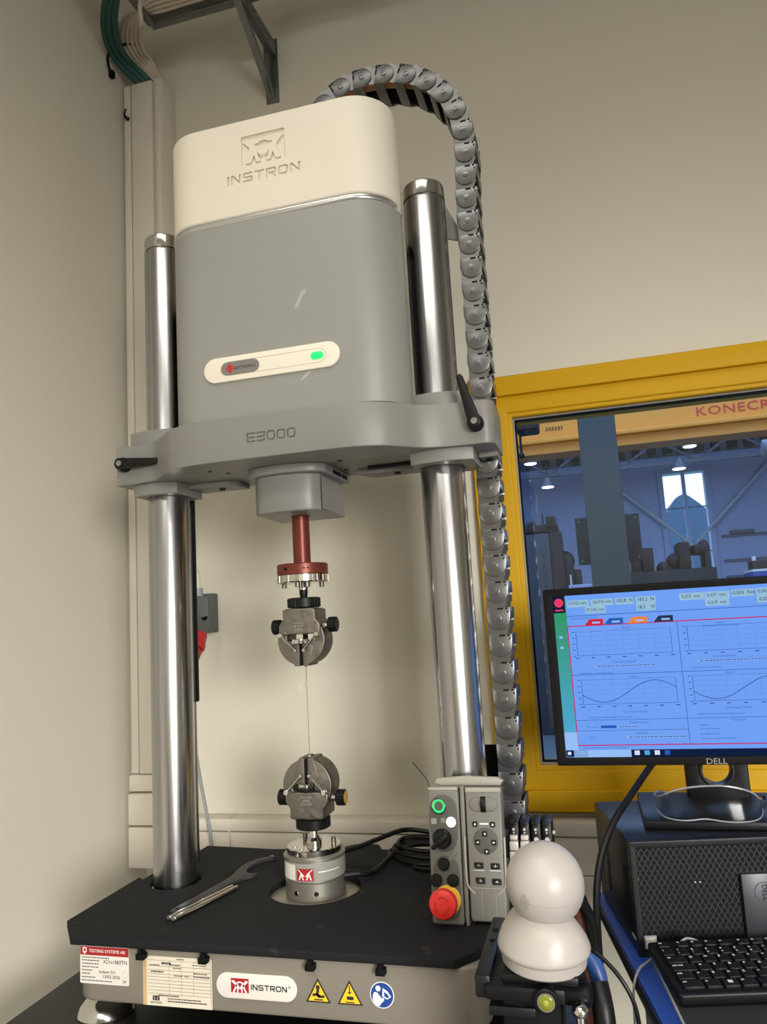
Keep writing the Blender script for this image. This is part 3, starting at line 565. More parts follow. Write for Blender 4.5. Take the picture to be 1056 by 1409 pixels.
# cover
def cov(x0, x1, r, yf=-.142, yb=-.042): return rrect(x0, yf, x1, yb, (r, r, .015, .015), 14)
b = B(); b.shape([cov(-.191, .234, .074)], .3475, GREY, T(0, 0, .9588), .001); lower = b.build('lower_cover', MC, label='smooth grey lower cover')
b = B(); b.shape([cov(-.1922, .2352, .0752, -.1432)], .0115, SILVER, T(0, 0, 1.1378), .004, 4); b.build('trim_strip', MC, label='silver strip between the covers')
b = B(); b.shape([cov(-.191, .234, .074)], .178, BEIGE, T(0, 0, 1.2335), .004, 3); upper = b.build('upper_cover', MC, label='beige upper cover with recessed emblem')
cx_, cz_, w_, h_ = .0146, 1.262, .082, .056
FIGR = [(.40, .40), (.46, .30), (.31, .07), (.31, -.08), (.40, -.44), (.29, -.44), (.215, -.20), (.155, -.44), (.065, -.44), (.145, -.10), (.06, -.27), (.02, -.20), (.15, .11), (.24, .11)]
ARC = sp2([(-.20, .17), (-.10, .31), (.10, .31), (.20, .17)], 4)+sp2([(.13, .17), (.06, .23), (-.06, .23), (-.13, .17)], 4)
lp = [rrect(cx_-w_/2, cz_-h_/2, cx_+w_/2, cz_+h_/2, .003)]
for sg in (-1, 1): lp.append([(cx_+sg*u*w_, cz_+v*h_) for u, v in FIGR])
lp.append([(cx_+u*w_, cz_+v*h_) for u, v in ARC])
ct = B(); ct.shape(lp, .0075, BEIGE, front(0, -.142, 0)); ct.shape(techno('INSTRON', .0136, 1.2125, .0175, .0186, .0036, .0035), .0075, BEIGE, front(0, -.142, 0)); booldiff(upper, ct)
b = B(); b.shape([rrect(-.150, -.05, .195, .125, .025)], .345, BLKMAT, T(0, 0, .9585), .002)
for k in range(40):
    z = .81+k*.0075
    b.bx(.195, .1965, -.04, .11, z, z+.004, NECK)
b.build('rear_housing', MC, label='black louvred rear housing'); b = B(); b.shape([rrect(-.155, -.05, .185, .125, .03)], .175, BEIGE, T(0, 0, 1.2325), .004); b.build('rear_cover', MC)
b = B(); b.add([(x, -.1423, z) for x, z in ((.074, .977), (.082, .985), (.082, .992), (.074, .988), (.069, .98), (.062, .966), (.06, .958), (.068, .962))], [(0, 1, 2, 3, 4, 5, 6, 7)], SCUFF); b.build('scuff_mark', lower); b = B(); b.add([(x, -.1423, z) for x, z in ((.066, .833), (.074, .838), (.084, .846), (.088, .8495), (.076, .8465), (.069, .84))], [(0, 1, 2, 3, 4, 5)], SCUFF); b.build('scuff_mark', lower)
# status plate
b = B(); b.shape([stad(.0145, .8715, .244, .0435, 16)], .005, BEIGE, front(0, -.1435, 0), .0015); sp = b.build('status_plate', MC, label='beige rounded status plate with lamps')
b = B(); b.shape([stad(.020, .8715, .185, .024), stad(.020, .8715, .1842, .0232)], .0003, DGREY, front(0, -.1461, 0)); b.build('outline', sp)
b = B(); b.shape([stad(-.040, .8715, .070, .0225)], .001, DGREY, front(0, -.1463, 0)); bd = b.build('badge', sp); M = front(0, -.1470, 0)
b = B(); b.text('ELECTROPULS', .0076, INK, M @ T(-.0315, .8708, 0), .0001, .84); b.strip([(-.0665, .8715), (-.0615, .8715), (-.0600, .879), (-.0575, .863), (-.0560, .8735), (-.0545, .8715)], .0008, INK, M); b.build('lettering', bd)
b = B(); b.shape([circ(-.0585, .8715, .0075, 20)], .0002, LRED, front(0, -.1467, 0)); b.build('red_lamp', bd)
b = B(); b.shape([stad(.0975, .8715, .022, .013)], .0014, LGRN, front(0, -.1463, 0), .0004); b.build('green_lamp', sp)
# neck under the crosshead
b = B(); fp = sp2([(-.062, -.052), (-.045, -.068), (0, -.076), (.042, -.066), (.058, -.05)], 5)+[(.062, .07), (-.066, .07)]
b.shape([fp], .066, NECK, T(0, 0, .664), .003); nk = b.build('actuator_housing', MC)
fp2 = sp2([(-.073, -.06), (-.05, -.078), (0, -.087), (.05, -.077), (.072, -.058)], 5)+[(.074, .075), (-.076, .075)]
b = B(); b.shape([fp2], .016, NECK, T(0, 0, .704), .003); b.bx(.0735, .0752, -.02, .02, .699, .706, BLKMAT); b.bx(.0735, .0752, .03, .055, .699, .706, BLKMAT); b.build('flange', nk); B().bx(.0605, .0615, -.048, .068, .634, .69, NECK).build('side_plate', nk)
B().lathe([(.0175, .630), (.0168, .636)], RED, None, 32).build('seal', nk)
b = B(); b.lathe([(.0155, .54), (.0155, .66)], RED, None, 32); rod = b.build('actuator_rod', MC, label='red anodised actuator rod')
b = B(); b.lathe([(.044, .5245), (.0455, .526), (.0455, .543), (.044, .5445)], RED, None, 48)
for a in (-1.9, -1.15, -1.0, -.2): b.cyl((.0448*math.cos(a), .0448*math.sin(a), .535), (.046*math.cos(a), .046*math.sin(a), .535), .003 if a < -1.5 else .0016, BLKMAT, seg=10)
b.build('flange', rod)
b = B(); b.lathe([(.0435, .511), (.0452, .513), (.0452, .5245)], CHROME, None, 48)
for k in range(24):
    a = 2*PI*k/24
    if k % 2: b.box((.0445, 0, .518), (.004, .004, .012), LOAD, 0, Matrix.Rotation(a, 4, 'Z'))
ad = b.build('adapter_ring', rod)
for a in (-2.6, -1.5, -1.0, .6, 1.9): B().lathe([(.0045, .503), (.0045, .511)], GRIP, T(.034*math.cos(a), .034*math.sin(a), 0), 12).build('bolt', ad)
# mat
def mat_outline():
    return [(-.298, -.243), (.280, -.245), (.332, -.183), (.332, .03), (.318, .05), (.318, .185), (.27, .20), (.06, .205), (.045, .235), (.005, .24), (-.02, .218), (-.05, .207), (-.10, .196), (-.165, .192), (-.24, .199), (-.312, .204), (-.316, .05), (-.333, .03), (-.333, .003), (-.347, .012), (-.347, -.187)]
d = thing('foam_mat', 'black foam mat with cut-outs lying on the machine base', 'mat', (0, 0, -.012))
B().shape([mat_outline(), list(reversed(circ(-.2655, 0, .045, 40))), list(reversed(circ(.2655, 0, .045, 40))), list(reversed(circ(.002, -.008, .077, 56)))], .0115, FOAM, T(0, 0, -.0057), .0015).build('sheet', d)
for x in (-.1775, -.0785, .0815, .1805):
    b = B(); b.bx(x-.003, x+.003, -.2505, -.2385, -.0165, -.010, BLKMAT, .0005); b.bx(x-.0065, x+.0065, -.2505, -.2388, -.0235, -.0155, BLKMAT, .0008); b.build('hook', d)
B().shape([circ(.002, -.008, .0765, 56)], .0012, LOAD, T(0, 0, -.0112)).build('base_plate', MC, label='bright steel plate under the load cell')
# lifting actuator behind left column, chain bracket
b = B(); b.cyl((-.279, .10, .30), (-.279, .10, .712), .012, BLACK, bev=.002); ga = b.build('lift_cylinder', MC); B().cyl((-.279, .10, -.012), (-.279, .10, .302), .006, CHROME).build('piston_rod', ga)
b = B(); b.cyl((.279, .09, .30), (.279, .09, .712), .010, BLACK, bev=.002); ga = b.build('lift_cylinder', MC); B().cyl((.279, .09, -.012), (.279, .09, .302), .006, CHROME).build('piston_rod', ga)
b = B(); b.bx(.235, .316, .118, .124, -.012, .207, BLKMAT, .001); cb = b.build('chain_bracket', MC); B().cyl((.309, .118, .13), (.309, .116, .13), .003, LIGHTTXT, seg=10).build('screw', cb)
b = B(); b.add([(.296, .05, 1.20), (.296, .054, 1.20), (.325, .054, 1.135), (.325, .05, 1.135), (.325, .05, 1.122), (.325, .054, 1.122), (.29, .05, 1.135), (.29, .054, 1.135)], [(0, 3, 4, 6), (1, 7, 5, 2), (0, 1, 2, 3), (3, 2, 5, 4), (4, 5, 7, 6), (6, 7, 1, 0)], FRAME); b.build('chain_guide', MC)

# ------------------------------------------------------------------ energy chain
d = thing('cable_chain', 'segmented plastic cable chain looping over the machine and down beside it', 'cable chain', (.338, .075, .1))
path = [(.035, 1.33), (.030, 1.372), (.045, 1.418), (.078, 1.458), (.118, 1.483), (.165, 1.488), (.213, 1.482), (.2565, 1.466), (.293, 1.438), (.321, 1.400), (.337, 1.358), (.343, 1.312), (.3415, 1.262), (.339, 1.2), (.338, 1.1), (.338, .6), (.337, .1), (.337, -.10)]
fine = spline([Vector((x, 0, z)) for x, z in path], 40); acc = [0.]
for a, c2 in zip(fine, fine[1:]): acc.append(acc[-1]+(c2-a).length)
def along(s):
    for i in range(len(acc)-1):
        if acc[i+1] >= s: return fine[i].lerp(fine[i+1], (s-acc[i])/max(acc[i+1]-acc[i], 1e-9)), (fine[i+1]-fine[i]).normalized()
    return fine[-1], (fine[-1]-fine[-2]).normalized()
PIT = .0452
CY0, CY1 = .036, .106
def link_mesh():
    # local u along travel, v outward, w depth ; front side plate, rear side plate, crossbars
    b = B(); Hh = .0196
    head = [(-PIT*.40, -Hh), (-.002, -Hh)]+circ(.0, 0, Hh, 16, -PI/2, PI/2)+[(-.002, Hh), (-PIT*.40, Hh)]
    tail = [(-PIT*.90, -Hh+.0008), (-PIT*.38, -Hh), (-PIT*.38, Hh-.002), (-PIT*.44, Hh-.005), (-PIT*.62, Hh-.0035), (-PIT*.66, Hh-.001), (-PIT*.90, Hh-.001)]
    for y, s in ((CY0, 1), (CY1, -1)):
        M = front(0, y, 0)
        b.shape([head], .0042, CHAIN, M, .0009, 1); b.shape([tail], .0026, CHAIN, M @ T(0, 0, -.0016*s))
        b.shape([circ(0, 0, .0150, 24), list(reversed(circ(0, 0, .0144, 24)))], .0006, CHAIN2, M @ T(0, 0, .0019*s)); b.shape([circ(0, 0, .0058, 16)], .0012, CHAIN2, M @ T(0, 0, .0022*s), .0004, 1); b.shape([rrect(-.0007, -.0042, .0007, .0042, .0002)], .0004, CHAIN2, M @ T(0, 0, .0029*s))
        b.box((-PIT*.36, .004, .0022*s), (.0028, .010, .0008), BLKMAT, 0, M); b.box((-PIT*.36, .0145, .0022*s), (.003, .0035, .0008), BLKMAT, 0, M); b.box((-PIT*.24, .0165, .0022*s), (.003, .0025, .0008), BLKMAT, 0, M)
    for v in (-.0185, .0185): b.bx(-PIT*.42, PIT*.02, CY0, CY1, v-.0018, v+.0018, CHAIN, .0006)
    return b
lm = None; s = PIT; n = 0
while s < acc[-1]-.01:
    p, t = along(s); ang = math.atan2(t.z, t.x)
    rot = Matrix.Rotation(-ang, 4, 'Y')
    if lm is None: o = link_mesh().build('chain_link', d, off=False); lm = o.data
    else: o = link('chain_link', lm, d, off=False)
    o.location = Vector((p.x, 0, p.z))-d.location; o.rotation_euler = rot.to_euler(); s += PIT; n += 1
for k, (yy, m_, r_) in enumerate(((.052, ORANGE, .008), (.070, TAN, .005), (.085, BLKMAT, .008), (.097, BLKMAT, .005))):
    pts = [along(q*acc[-1]/60) for q in range(1, 60)]
    B().tube([(p.x, yy, p.z) for p, t in pts], r_, m_, 8, 1).build('inner_cable', d, label=('orange cable inside the chain', 'tan cable inside the chain', 'thick black cable inside the chain', 'thin black cable inside the chain')[k])

# ------------------------------------------------------------------ grips, load cell, specimen
def grip(name, label, zc, s, yellow):
    """s=+1 opens downward (upper grip), -1 opens upward; built about the disc centre"""
    d = thing(name, label, 'grip', (0, 0, zc))
    Z = lambda v: zc+s*v
    def F(pts): return [(x, Z(v)) for x, v in pts]
    def orient(p): return p if s > 0 else list(reversed(p))
    def shp(b, loops, h, m, y, bev=.001): return b.shape([F(orient(l)) for l in loops], h, m, front(0, y, 0), bev)
    Rr = .0435
    disc = [(Rr*math.cos(a), Rr*math.sin(a)) for a in [math.radians(x) for x in range(-78, 41, 6)]]
    outl = [(-.008, -.0430), (.008, -.0430)] + disc + [(.034, .031), (.020, .046)] + [(-x, v) for x, v in reversed([(.020, .046), (.034, .031)])] + [(-x, v) for x, v in reversed(disc)]
    hole = [rrect(-.026, -.0015, .026, .0098, .004)]
    b = B(); shp(b, [outl]+[list(reversed(h)) for h in hole], .046, GRIP, 0, .0015); body = b.build('body', d)
    b = B(); shp(b, [[(-.038, .012), (-.034, .010), (.034, .010), (.038, .012), (.038, .026), (.030, .036), (.030, .052), (.024, .0545), (-.024, .0545), (-.030, .052), (-.030, .036), (-.038, .026)]], .058, GRIP, 0, .002); yk = b.build('yoke', d)
    b = B(); shp(b, [[(-.011, .030), (.011, .030), (.011, .0288), (-.011, .0288)]], .0006, NECK, -.0290, 0); logo(b, 0, Z(.021), .021, .014, None, NECK, front(0, -.0291, 0), 0); b.build('emblem', yk)
    b = B()
    for q in (-1, 1):
        shp(b, [orient([(q*.0035, -.0445), (q*.0035, -.001), (q*.014, -.004), (q*.022, -.012), (q*.013, -.0445)]) if q > 0 else [(q*.013, -.0445), (q*.022, -.012), (q*.014, -.004), (q*.0035, -.001), (q*.0035, -.0445)]], .0475, GRIP, 0, .001)
    b.build('jaws', d)
    b = B(); shp(b, [[(-.0025, -.043), (.0025, -.043), (.0025, -.003), (-.0025, -.003)]], .050, BLKMAT, 0, 0); b.build('jaw_gap', d)
    B().cyl((0, 0, Z(-.004)), (0, 0, Z(.012)), .0045, BLKMAT, seg=16).build('wedge_pin', d)
    B().lathe([(.014, -.0265), (.0145, -.0255), (.0145, -.0195), (.0125, -.019)], CHROME, T(0, -.026, Z(-.0015)) @ T(0, 0, .0225), 24).build('thrust_disc', d)
    for q in (-1, 1):
        b = B(); p0 = Vector((q*.0335, -.0335, Z(.0095))); p1 = Vector((q*.0075, -.0315, Z(-.0165))); b.cyl(p0, p1, .0021, CHROME, seg=10); b.cyl((q*.0335, -.029, Z(.0095)), (q*.0335, -.0365, Z(.0095)), .0048, CHROME, seg=12, bev=.001); b.cyl((q*.0075, -.026, Z(-.0175)), (q*.0075, -.034, Z(-.0175)), .0022, CHROME, seg=10); b.build('spring_rod', d)
        b = B(); b.cyl((q*.036, 0, Z(.024)), (q*.046, 0, Z(.024)), .006, CHROME, seg=14)
        for k in range(18):
            a = 2*PI*k/18; b.box((0, .0118, 0), (.014, .0028, .0022), BLACK, .0004, T(q*.0525, 0, Z(.024)) @ Matrix.Rotation(a, 4, 'X'), 1)
        b.cyl((q*.0445, 0, Z(.024)), (q*.0605, 0, Z(.024)), .0122, BLACK, bev=.0015); kb = b.build('knob', d)
        if yellow and q > 0: B().cyl((.0605, 0, Z(.024)), (.0612, 0, Z(.024)), .0105, BRASS).build('knob_face', kb)
    b = B(); zr = Z(.0645); b.lathe([(.0265, -.009), (.0285, -.0075), (.0285, .0075), (.0265, .009)], BLACK, T(0, 0, zr), 40)
    for k in range(28):
        a = 2*PI*k/28; b.box((.0285, 0, 0), (.0022, .0032, .015), BLACK, .0004, T(0, 0, zr) @ Matrix.Rotation(a, 4, 'Z'), 1)
    b.build('lock_ring', d)
    return d
gu = grip('specimen_grip', 'upper steel clamp grip hanging from the red actuator rod', .4115, 1, False)
b = B(); b.lathe([(.006, .484), (.0075, .492), (.0075, .500)], BLACK, None, 20); b.lathe([(.0085, .499), (.0085, .503), (.013, .504), (.013, .5112)], CHROME, None, 24); b.build('stud', gu)
gl = grip('specimen_grip', 'lower steel clamp grip with yellow-faced knob above the load cell', .168, -1, True)
b = B(); b.lathe([(.013, .0682), (.013, .0745), (.0095, .079), (.0075, .083), (.0075, .096)], CHROME, None, 24); b.build('stud', gl)
d = thing('load_cell', 'round grey load cell with red emblem in the mat cut-out', 'load cell', (0, 0, -.0106))
b = B(); b.lathe([(.0495, -.0105), (.0505, -.009), (.0505, .017), (.0485, .0185), (.0485, .0205)], LOAD, None, 48); b.lathe([(.0485, .019), (.0512, .0205), (.0512, .0525), (.0525, .0535), (.0525, .056), (.049, .0575), (.049, .058)], LOAD, None, 48)
for a in (-1.9, -1.2): b.cyl((.0495*math.cos(a), .0495*math.sin(a), .003), (.0509*math.cos(a), .0509*math.sin(a), .003), .004, CHROME, seg=10)
bd = b.build('body', d)
b = B(); b.lathe([(.0515, .0225), (.0515, .0505)], GREY, None, 48, False); b.build('label_band', bd)
def arcpatch(b, r, a0, a1, z0, z1, m, n=8):
    vs = []; fs = []
    for k in range(n+1):
        a = a0+(a1-a0)*k/n
        for z in (z0, z1): vs.append((r*math.cos(a), r*math.sin(a), z))
    for k in range(n): fs.append((2*k, 2*k+2, 2*k+3, 2*k+1))
    b.add(vs, fs, m)
AC = -PI/2+.04
b = B(); arcpatch(b, .0518, AC-.30, AC+.27, .024, .043, DRED); arcpatch(b, .0518, AC+.42, AC+1.2, .036, .0375, LIGHTTXT); arcpatch(b, .0518, AC-.98, AC-.36, .024, .048, PAPER)
for sgn in (-1, 1):
    for (u0, v0), (u1, v1) in (((.24, .0415), (.12, .036)), ((.13, .037), (.03, .031)), ((.12, .036), (.2, .0255)), ((.12, .034), (.05, .0255))):
        vs = []
        for q in range(2):
            u, v = ((u0, v0), (u1, v1))[q]
            for e in (-.022, .022): a = AC-.015+sgn*(u+e); vs.append((.0520*math.cos(a), .0520*math.sin(a), v))
        b.add(vs, [(0, 1, 3, 2), (2, 3, 1, 0)], LIGHTTXT)
b.build('emblem', bd)
b = B(); b.lathe([(.0455, .0575), (.0465, .059), (.0465, .067), (.0452, .068)], CHROME, None, 48); tp = b.build('top_disc', d)
for k, a in enumerate((-2.5, -1.9, -1.25, -.6, .1, .8, 1.6, 2.4)): B().lathe([(.0042, .0675), (.0042, .0685 if k not in (4, 7) else .0785)], CHROME if k not in (4, 7) else GRIP, T(.034*math.cos(a), .034*math.sin(a), 0), 12).build('bolt', tp)
B().cyl((.048, .008, .016), (.072, .018, .016), .0085, BLACK, .006).build('cable_gland', bd)
d = thing('fibre_specimen', 'thin fibre stretched between the two grips with a tape flag', 'specimen', (0, 0, .205))
B().cyl((0, -.004, .2), (0, -.004, .372), .0007, FIBRE, seg=6).build('fibre', d)
b = B(); b.add([(-.0005, -.0045, .339), (-.004, -.006, .337), (-.006, -.003, .331), (-.013, -.005, .335), (-.0165, -.003, .331), (-.014, -.006, .3275), (-.015, -.004, .3235), (-.008, -.005, .3225), (-.002, -.003, .326), (.0012, -.0045, .3235), (.0012, -.0045, .332)], [(0, 1, 2, 8, 9, 10), (2, 3, 4, 5), (2, 5, 6, 7, 8)], TAPE); b.add([(-.0005, -.0035, .339), (-.004, -.005, .337), (-.006, -.002, .331), (-.013, -.004, .335), (-.0165, -.002, .331), (-.014, -.005, .3275), (-.015, -.003, .3235), (-.008, -.004, .3225), (-.002, -.002, .326), (.0012, -.0035, .3235), (.0012, -.0035, .332)], [(10, 9, 8, 2, 1, 0), (5, 4, 3, 2), (8, 7, 6, 5, 2)], TAPE); b.build('tape_flag', d)
b = B(); b.box((0, -.004, .2125), (.004, .004, .004), TAN, .0006); b.build('tab', d); B().box((0, -.004, .3665), (.004, .005, .006), TAPE, .0006).build('tab', d)

# ------------------------------------------------------------------ tools on the mat
WR = mat('wrench_dark', S(62, 62, 62), .5, .5)
outer = [(-.191, -.143), (-.187, -.150), (-.178, -.152), (-.171, -.146)]
right = sp2([(-.171, -.146), (-.158, -.08), (-.148, -.02), (-.139, .008), (-.127, .022), (-.124, .036)], 4)
inner = sp2([(-.124, .036), (-.139, .034), (-.150, .046), (-.1545, .066), (-.150, .090), (-.139, .110), (-.128, .119)], 5)
outerr = sp2([(-.129, .129), (-.145, .125), (-.161, .108), (-.1695, .08), (-.170, .052), (-.166, .02), (-.170, -.02), (-.180, -.08), (-.191, -.143)], 4)
d = thing('hook_spanner', 'dark grey hook spanner lying on the black mat', 'wrench', (-.16, -.02, .0))
B().shape([outer[:0]+outer+right[1:]+inner[1:]+outerr[:-1], list(reversed(circ(-.1805, -.137, .0045, 14)))], .0055, WR, T(0, 0, .0031), .001).build('handle', d); B().cyl((-.133, .121, .0055), (-.133, .121, .0085), .0035, CHROME, seg=10).build('pin', d)
for k, (p, q) in enumerate((((-.1765, -.171, .0042), (-.1395, -.030, .0042)), ((-.1665, -.1745, .0042), (-.1300, -.032, .0042)))):
    d = thing('steel_rod', ('thin bright steel rod lying against the hook spanner', 'thin bright steel rod, the one further from the hook spanner')[k], 'rod', (p[0], p[1], 0), group='steel rods on the mat')
    B().cyl(p, q, .0038, CHROME, seg=14, bev=.0006).build('shaft', d); e = Vector(p)+(Vector(p)-Vector(q)).normalized()*.006; B().cyl(p, e, .0034, CHROME, .003, 6).build('hex_end', d)

# ------------------------------------------------------------------ control console with handset
TILT = math.radians(-9.3)
d = thing('control_console', 'grey control console with red stop button standing on the mat', 'control console', (.2795, -.136, .0), (TILT, 0, 0), world=False)
def lx(x): return x-.285
M0 = RX90
b = B(); b.shape([[(lx(.2325), .182), (lx(.2325), .176), (lx(.2345), .004), (lx(.2375), .0), (lx(.2790), .0), (lx(.2815), .004), (lx(.2795), .178), (lx(.278), .182)]], .034, PEND, M0 @ T(0, 0, -.017), .003); un = b.build('switch_box', d)
b = B(); b.box((lx(.2555), .018, .1835), (.046, .032, .006), PENDL, .0025); b.build('cap', un)
b = B(); b.shape([sp2([(lx(.2360), .125), (lx(.2355), .150), (lx(.2385), .166), (lx(.2485), .1745), (lx(.2620), .1745), (lx(.2735), .166), (lx(.2775), .150), (lx(.2775), .125), (lx(.2735), .107), (lx(.2645), .098), (lx(.2505), .0975), (lx(.2405), .106), (lx(.2360), .125)], 4)[:-1]], .0012, PEND2, M0 @ T(0, 0, .0003), .0004); b.build('upper_panel', un)
b = B(); b.shape([sp2([(lx(.2375), .022), (lx(.2375), .066), (lx(.2415), .082), (lx(.2500), .0905), (lx(.2620), .0905), (lx(.2730), .0835), (lx(.2775), .066), (lx(.2780), .030), (lx(.2740), .012), (lx(.2620), .006), (lx(.2480), .007), (lx(.2400), .012), (lx(.2375), .022)], 4)[:-1]], .0012, PEND2, M0 @ T(0, 0, .0003), .0004); b.build('lower_panel', un)
def disc(b, x, v, prof, m, seg=24): return b.lathe(prof, m, M0 @ T(lx(x), v, 0), seg)
b = disc(B(), .2505, .160, [(.0112, 0), (.0112, .0045), (.0095, .006)], CHROME); g = b.build('start_button', un); b = B(); b.shape([circ(lx(.2505), .160, .0096, 32), circ(lx(.2505), .160, .0068, 32)], .0012, LGRN, M0 @ T(0, 0, .0062), .0003); disc(b, .2505, .160, [(.0066, .0055), (.0064, .0064)], PEND2); b.build('green_ring', g)
b = B(); b.shape([rrect(lx(.2375), .1345, lx(.2455), .1425, .0006)], .0006, GREY, M0 @ T(0, 0, .0011)); b.build('pictogram', un); b = B(); b.shape([rrect(lx(.2520), .1365, lx(.2590), .1435, .0006)], .0006, DGREY, M0 @ T(0, 0, .0011)); b.build('pictogram', un)
b = disc(B(), .2675, .1375, [(.0072, 0), (.0072, .002), (.0058, .0045), (.003, .006)], LWHT); b.build('white_lamp', un)
b = disc(B(), .2535, .1145, [(.0142, 0), (.0142, .003), (.0125, .007), (.0115, .009)], BLACK, 32); kb = b.build('selector_knob', un); b = B(); b.box((-.004, -.001, .0125), (.030, .0075, .009), BLACK, .0028, M0 @ T(lx(.2535), .1145, 0) @ Matrix.Rotation(math.radians(40), 4, 'Z')); b.build('selector_wing', kb)
for x, v in ((.2545, .0800), (.2425, .0585), (.2675, .0585)):
    b = disc(B(), x, v, [(.0088, 0), (.0088, .003), (.0075, .0045), (.0055, .0048)], BLACK); b.build('push_button', un)
b = B(); b.shape([stad(0, 0, .021, .006)], .0008, PEND, M0 @ T(lx(.2695), .0935, .0012) @ Matrix.Rotation(math.radians(50), 4, 'Z'), .0003); b.build('legend_plate', un)
b = disc(B(), .2585, .0330, [(.0195, 0), (.0195, .0025), (.017, .0035)], EYEL, 36); es = b.build('stop_plate', un); b = disc(B(), .2565, .0315, [(.010, .003), (.010, .018)], BRASS); disc(b, .2565, .0315, [(.0115, .011), (.0115, .014)], CHROME); b.build('stop_stem', es)
b = disc(B(), .2565, .0315, [(.0165, .017), (.0198, .0195), (.0205, .026), (.0185, .0315), (.012, .034), (.004, .0346)], ERED, 40)
for a0, a1 in ((.5, 2.1), (2.7, 4.1), (4.7, 6.1)):
    b.shape([circ(lx(.2565), .0315, .0108, 12, a0, a1)+list(reversed(circ(lx(.2565), .0315, .0095, 12, a0, a1)))], .0008, PLUGR, M0 @ T(0, 0, .0345))
b.build('stop_button', es)
# rail between, holder
b = B(); b.shape([[(lx(.2815), .188), (lx(.2885), .188), (lx(.2885), .12), (lx(.2890), .0), (lx(.2865), -.004), (lx(.2845), -.003), (lx(.2825), .01)]], .024, PEND, M0 @ T(0, 0, -.012), .0025); b.build('divider', d)
b = B(); b.shape([rrect(lx(.238), .012, lx(.336), .186, .004)], .018, PEND, M0 @ T(0, 0, -.044), .002); b.shape([[(lx(.246), .186), (lx(.236), .19), (lx(.240), .198), (lx(.285), .201), (lx(.335), .199), (lx(.344), .194), (lx(.338), .186)]], .02, PENDL, M0 @ T(0, 0, -.042), .003); b.build('holder', d)
b = B(); b.tube([(lx(.2325), .02, .183), (lx(.228), .02, .196), (lx(.218), .02, .208), (lx(.206), .02, .222)], .0007, BLACK, 6); b.build('loose_wire', un)
for s in (-1, 1):
    b = B(); xx = lx(.316)+s*.029; b.tube([(xx, -.001, .118), (xx, -.003, .095), (xx-s*.001, -.003, .06), (xx-s*.004, -.002, .05), (xx-s*.012, -.001, .042)], .0016, PENDL, 8); b.build('cradle_arm', d)
hs = thing('handset', 'grey jog handset with arrow keys docked beside the stop button', 'handset', (.3110, -.136, .0), (TILT, 0, 0), world=False)
M1 = RX90
b = B(); b.shape([[(-.0265, .186), (.0270, .186), (.0265, .08), (.0270, .055), (.0280, .030), (.0265, .012), (.0230, .006), (-.0230, .006), (-.0255, .012), (-.0255, .08)]], .030, PEND, M1 @ T(0, 0, -.013), .003); b.shape([rrect(-.0265, .178, .0270, .186, .001)], .008, PENDL, M1 @ T(0, 0, -.001), .002); body = b.build('body', hs)
b = B(); b.shape([stad(.0005, .1625, .042, .019)], .004, PEND, M1 @ T(0, 0, .002), .0018); th = b.build('wheel_recess', body)
b = B(); b.lathe([(.012, -.0038), (.0125, -.003), (.0125, .003), (.012, .0038)], BLACK, T(.0005, .004, .1625) @ Matrix.Rotation(PI/2, 4, 'Y'), 32)
for k in range(26): b.box((0, .0125, 0), (.0072, .0008, .0012), BLACK, 0, T(.0005, .004, .1625) @ Matrix.Rotation(2*PI*k/26, 4, 'X'))
b.build('jog_wheel', th)
b = B(); b.rect(-.0065, .1348, .0065, .1368, LIGHTTXT, M1 @ T(0, 0, .0022)); b.rect(-.0185, .0728, -.0025, .0736, LIGHTTXT, M1 @ T(0, 0, .0022)); b.rect(.0055, .0728, .0215, .0736, LIGHTTXT, M1 @ T(0, 0, .0022)); b.build('legend_print', body)
b = B(); b.shape([circ(.0015, .1125, .0180, 36)], .0014, PEND2, M1 @ T(0, 0, .0022), .0005); b.build('key_dial', body)
def arrow(b, x, v, a, h):
    b.shape([[(-.0016, -.001), (0, .002), (.0016, -.001)]], .0002, LIGHTTXT, M1 @ T(x, v, h) @ Matrix.Rotation(a, 4, 'Z')); b.rect(-.0004, -.002, .0004, -.001, LIGHTTXT, M1 @ T(x, v, h) @ Matrix.Rotation(a, 4, 'Z'))
for x, v, a in ((-.0130, .1355, 0), (.0130, .1352, 0), (.0010, .1225, 0), (-.0100, .1110, PI/2), (.0135, .1108, -PI/2), (.0025, .0985, PI)):
    b = B(); b.shape([rrect(x-.0036, v-.0036, x+.0036, v+.0036, .0016)], .003, BLACK, M1 @ T(0, 0, .0032), .0008); k_ = b.build('arrow_key', body); b = B(); arrow(b, x, v, a, .0049); b.build('arrow_mark', k_)
for x, v, tx in ((-.0100, .0800, '1'), (.0140, .0795, '3'), (-.0085, .0600, '2'), (.0150, .0590, '4')):
    b = B(); b.shape([rrect(x-.0065, v-.004, x+.0065, v+.004, (.001, .001, .003, .001) if x > 0 else (.003, .001, .001, .001))], .003, BLACK, M1 @ T(0, 0, .0032), .0008); k_ = b.build('function_key', body); b = B(); b.text('-'+tx+'-', .0045, LIGHTTXT, M1 @ T(x, v, .0049), .0001, 1.2); b.build('key_legend', k_)
b = B()
for s in (-1, 1): b.bx(.002+s*.010, .0026+s*.010, -.0023, -.0015, .008, .045, PENDL)
b.bx(-.021, .024, -.0023, -.0017, .0495, .0502, PENDL); b.build('grip_ridges', body, kind='stuff')
B().tube([(0, .012, .008), (.012, .0, .0), (.026, -.005, .004), (.036, .01, .004)], .003, BLACK, 8).build('handset_cord', hs)

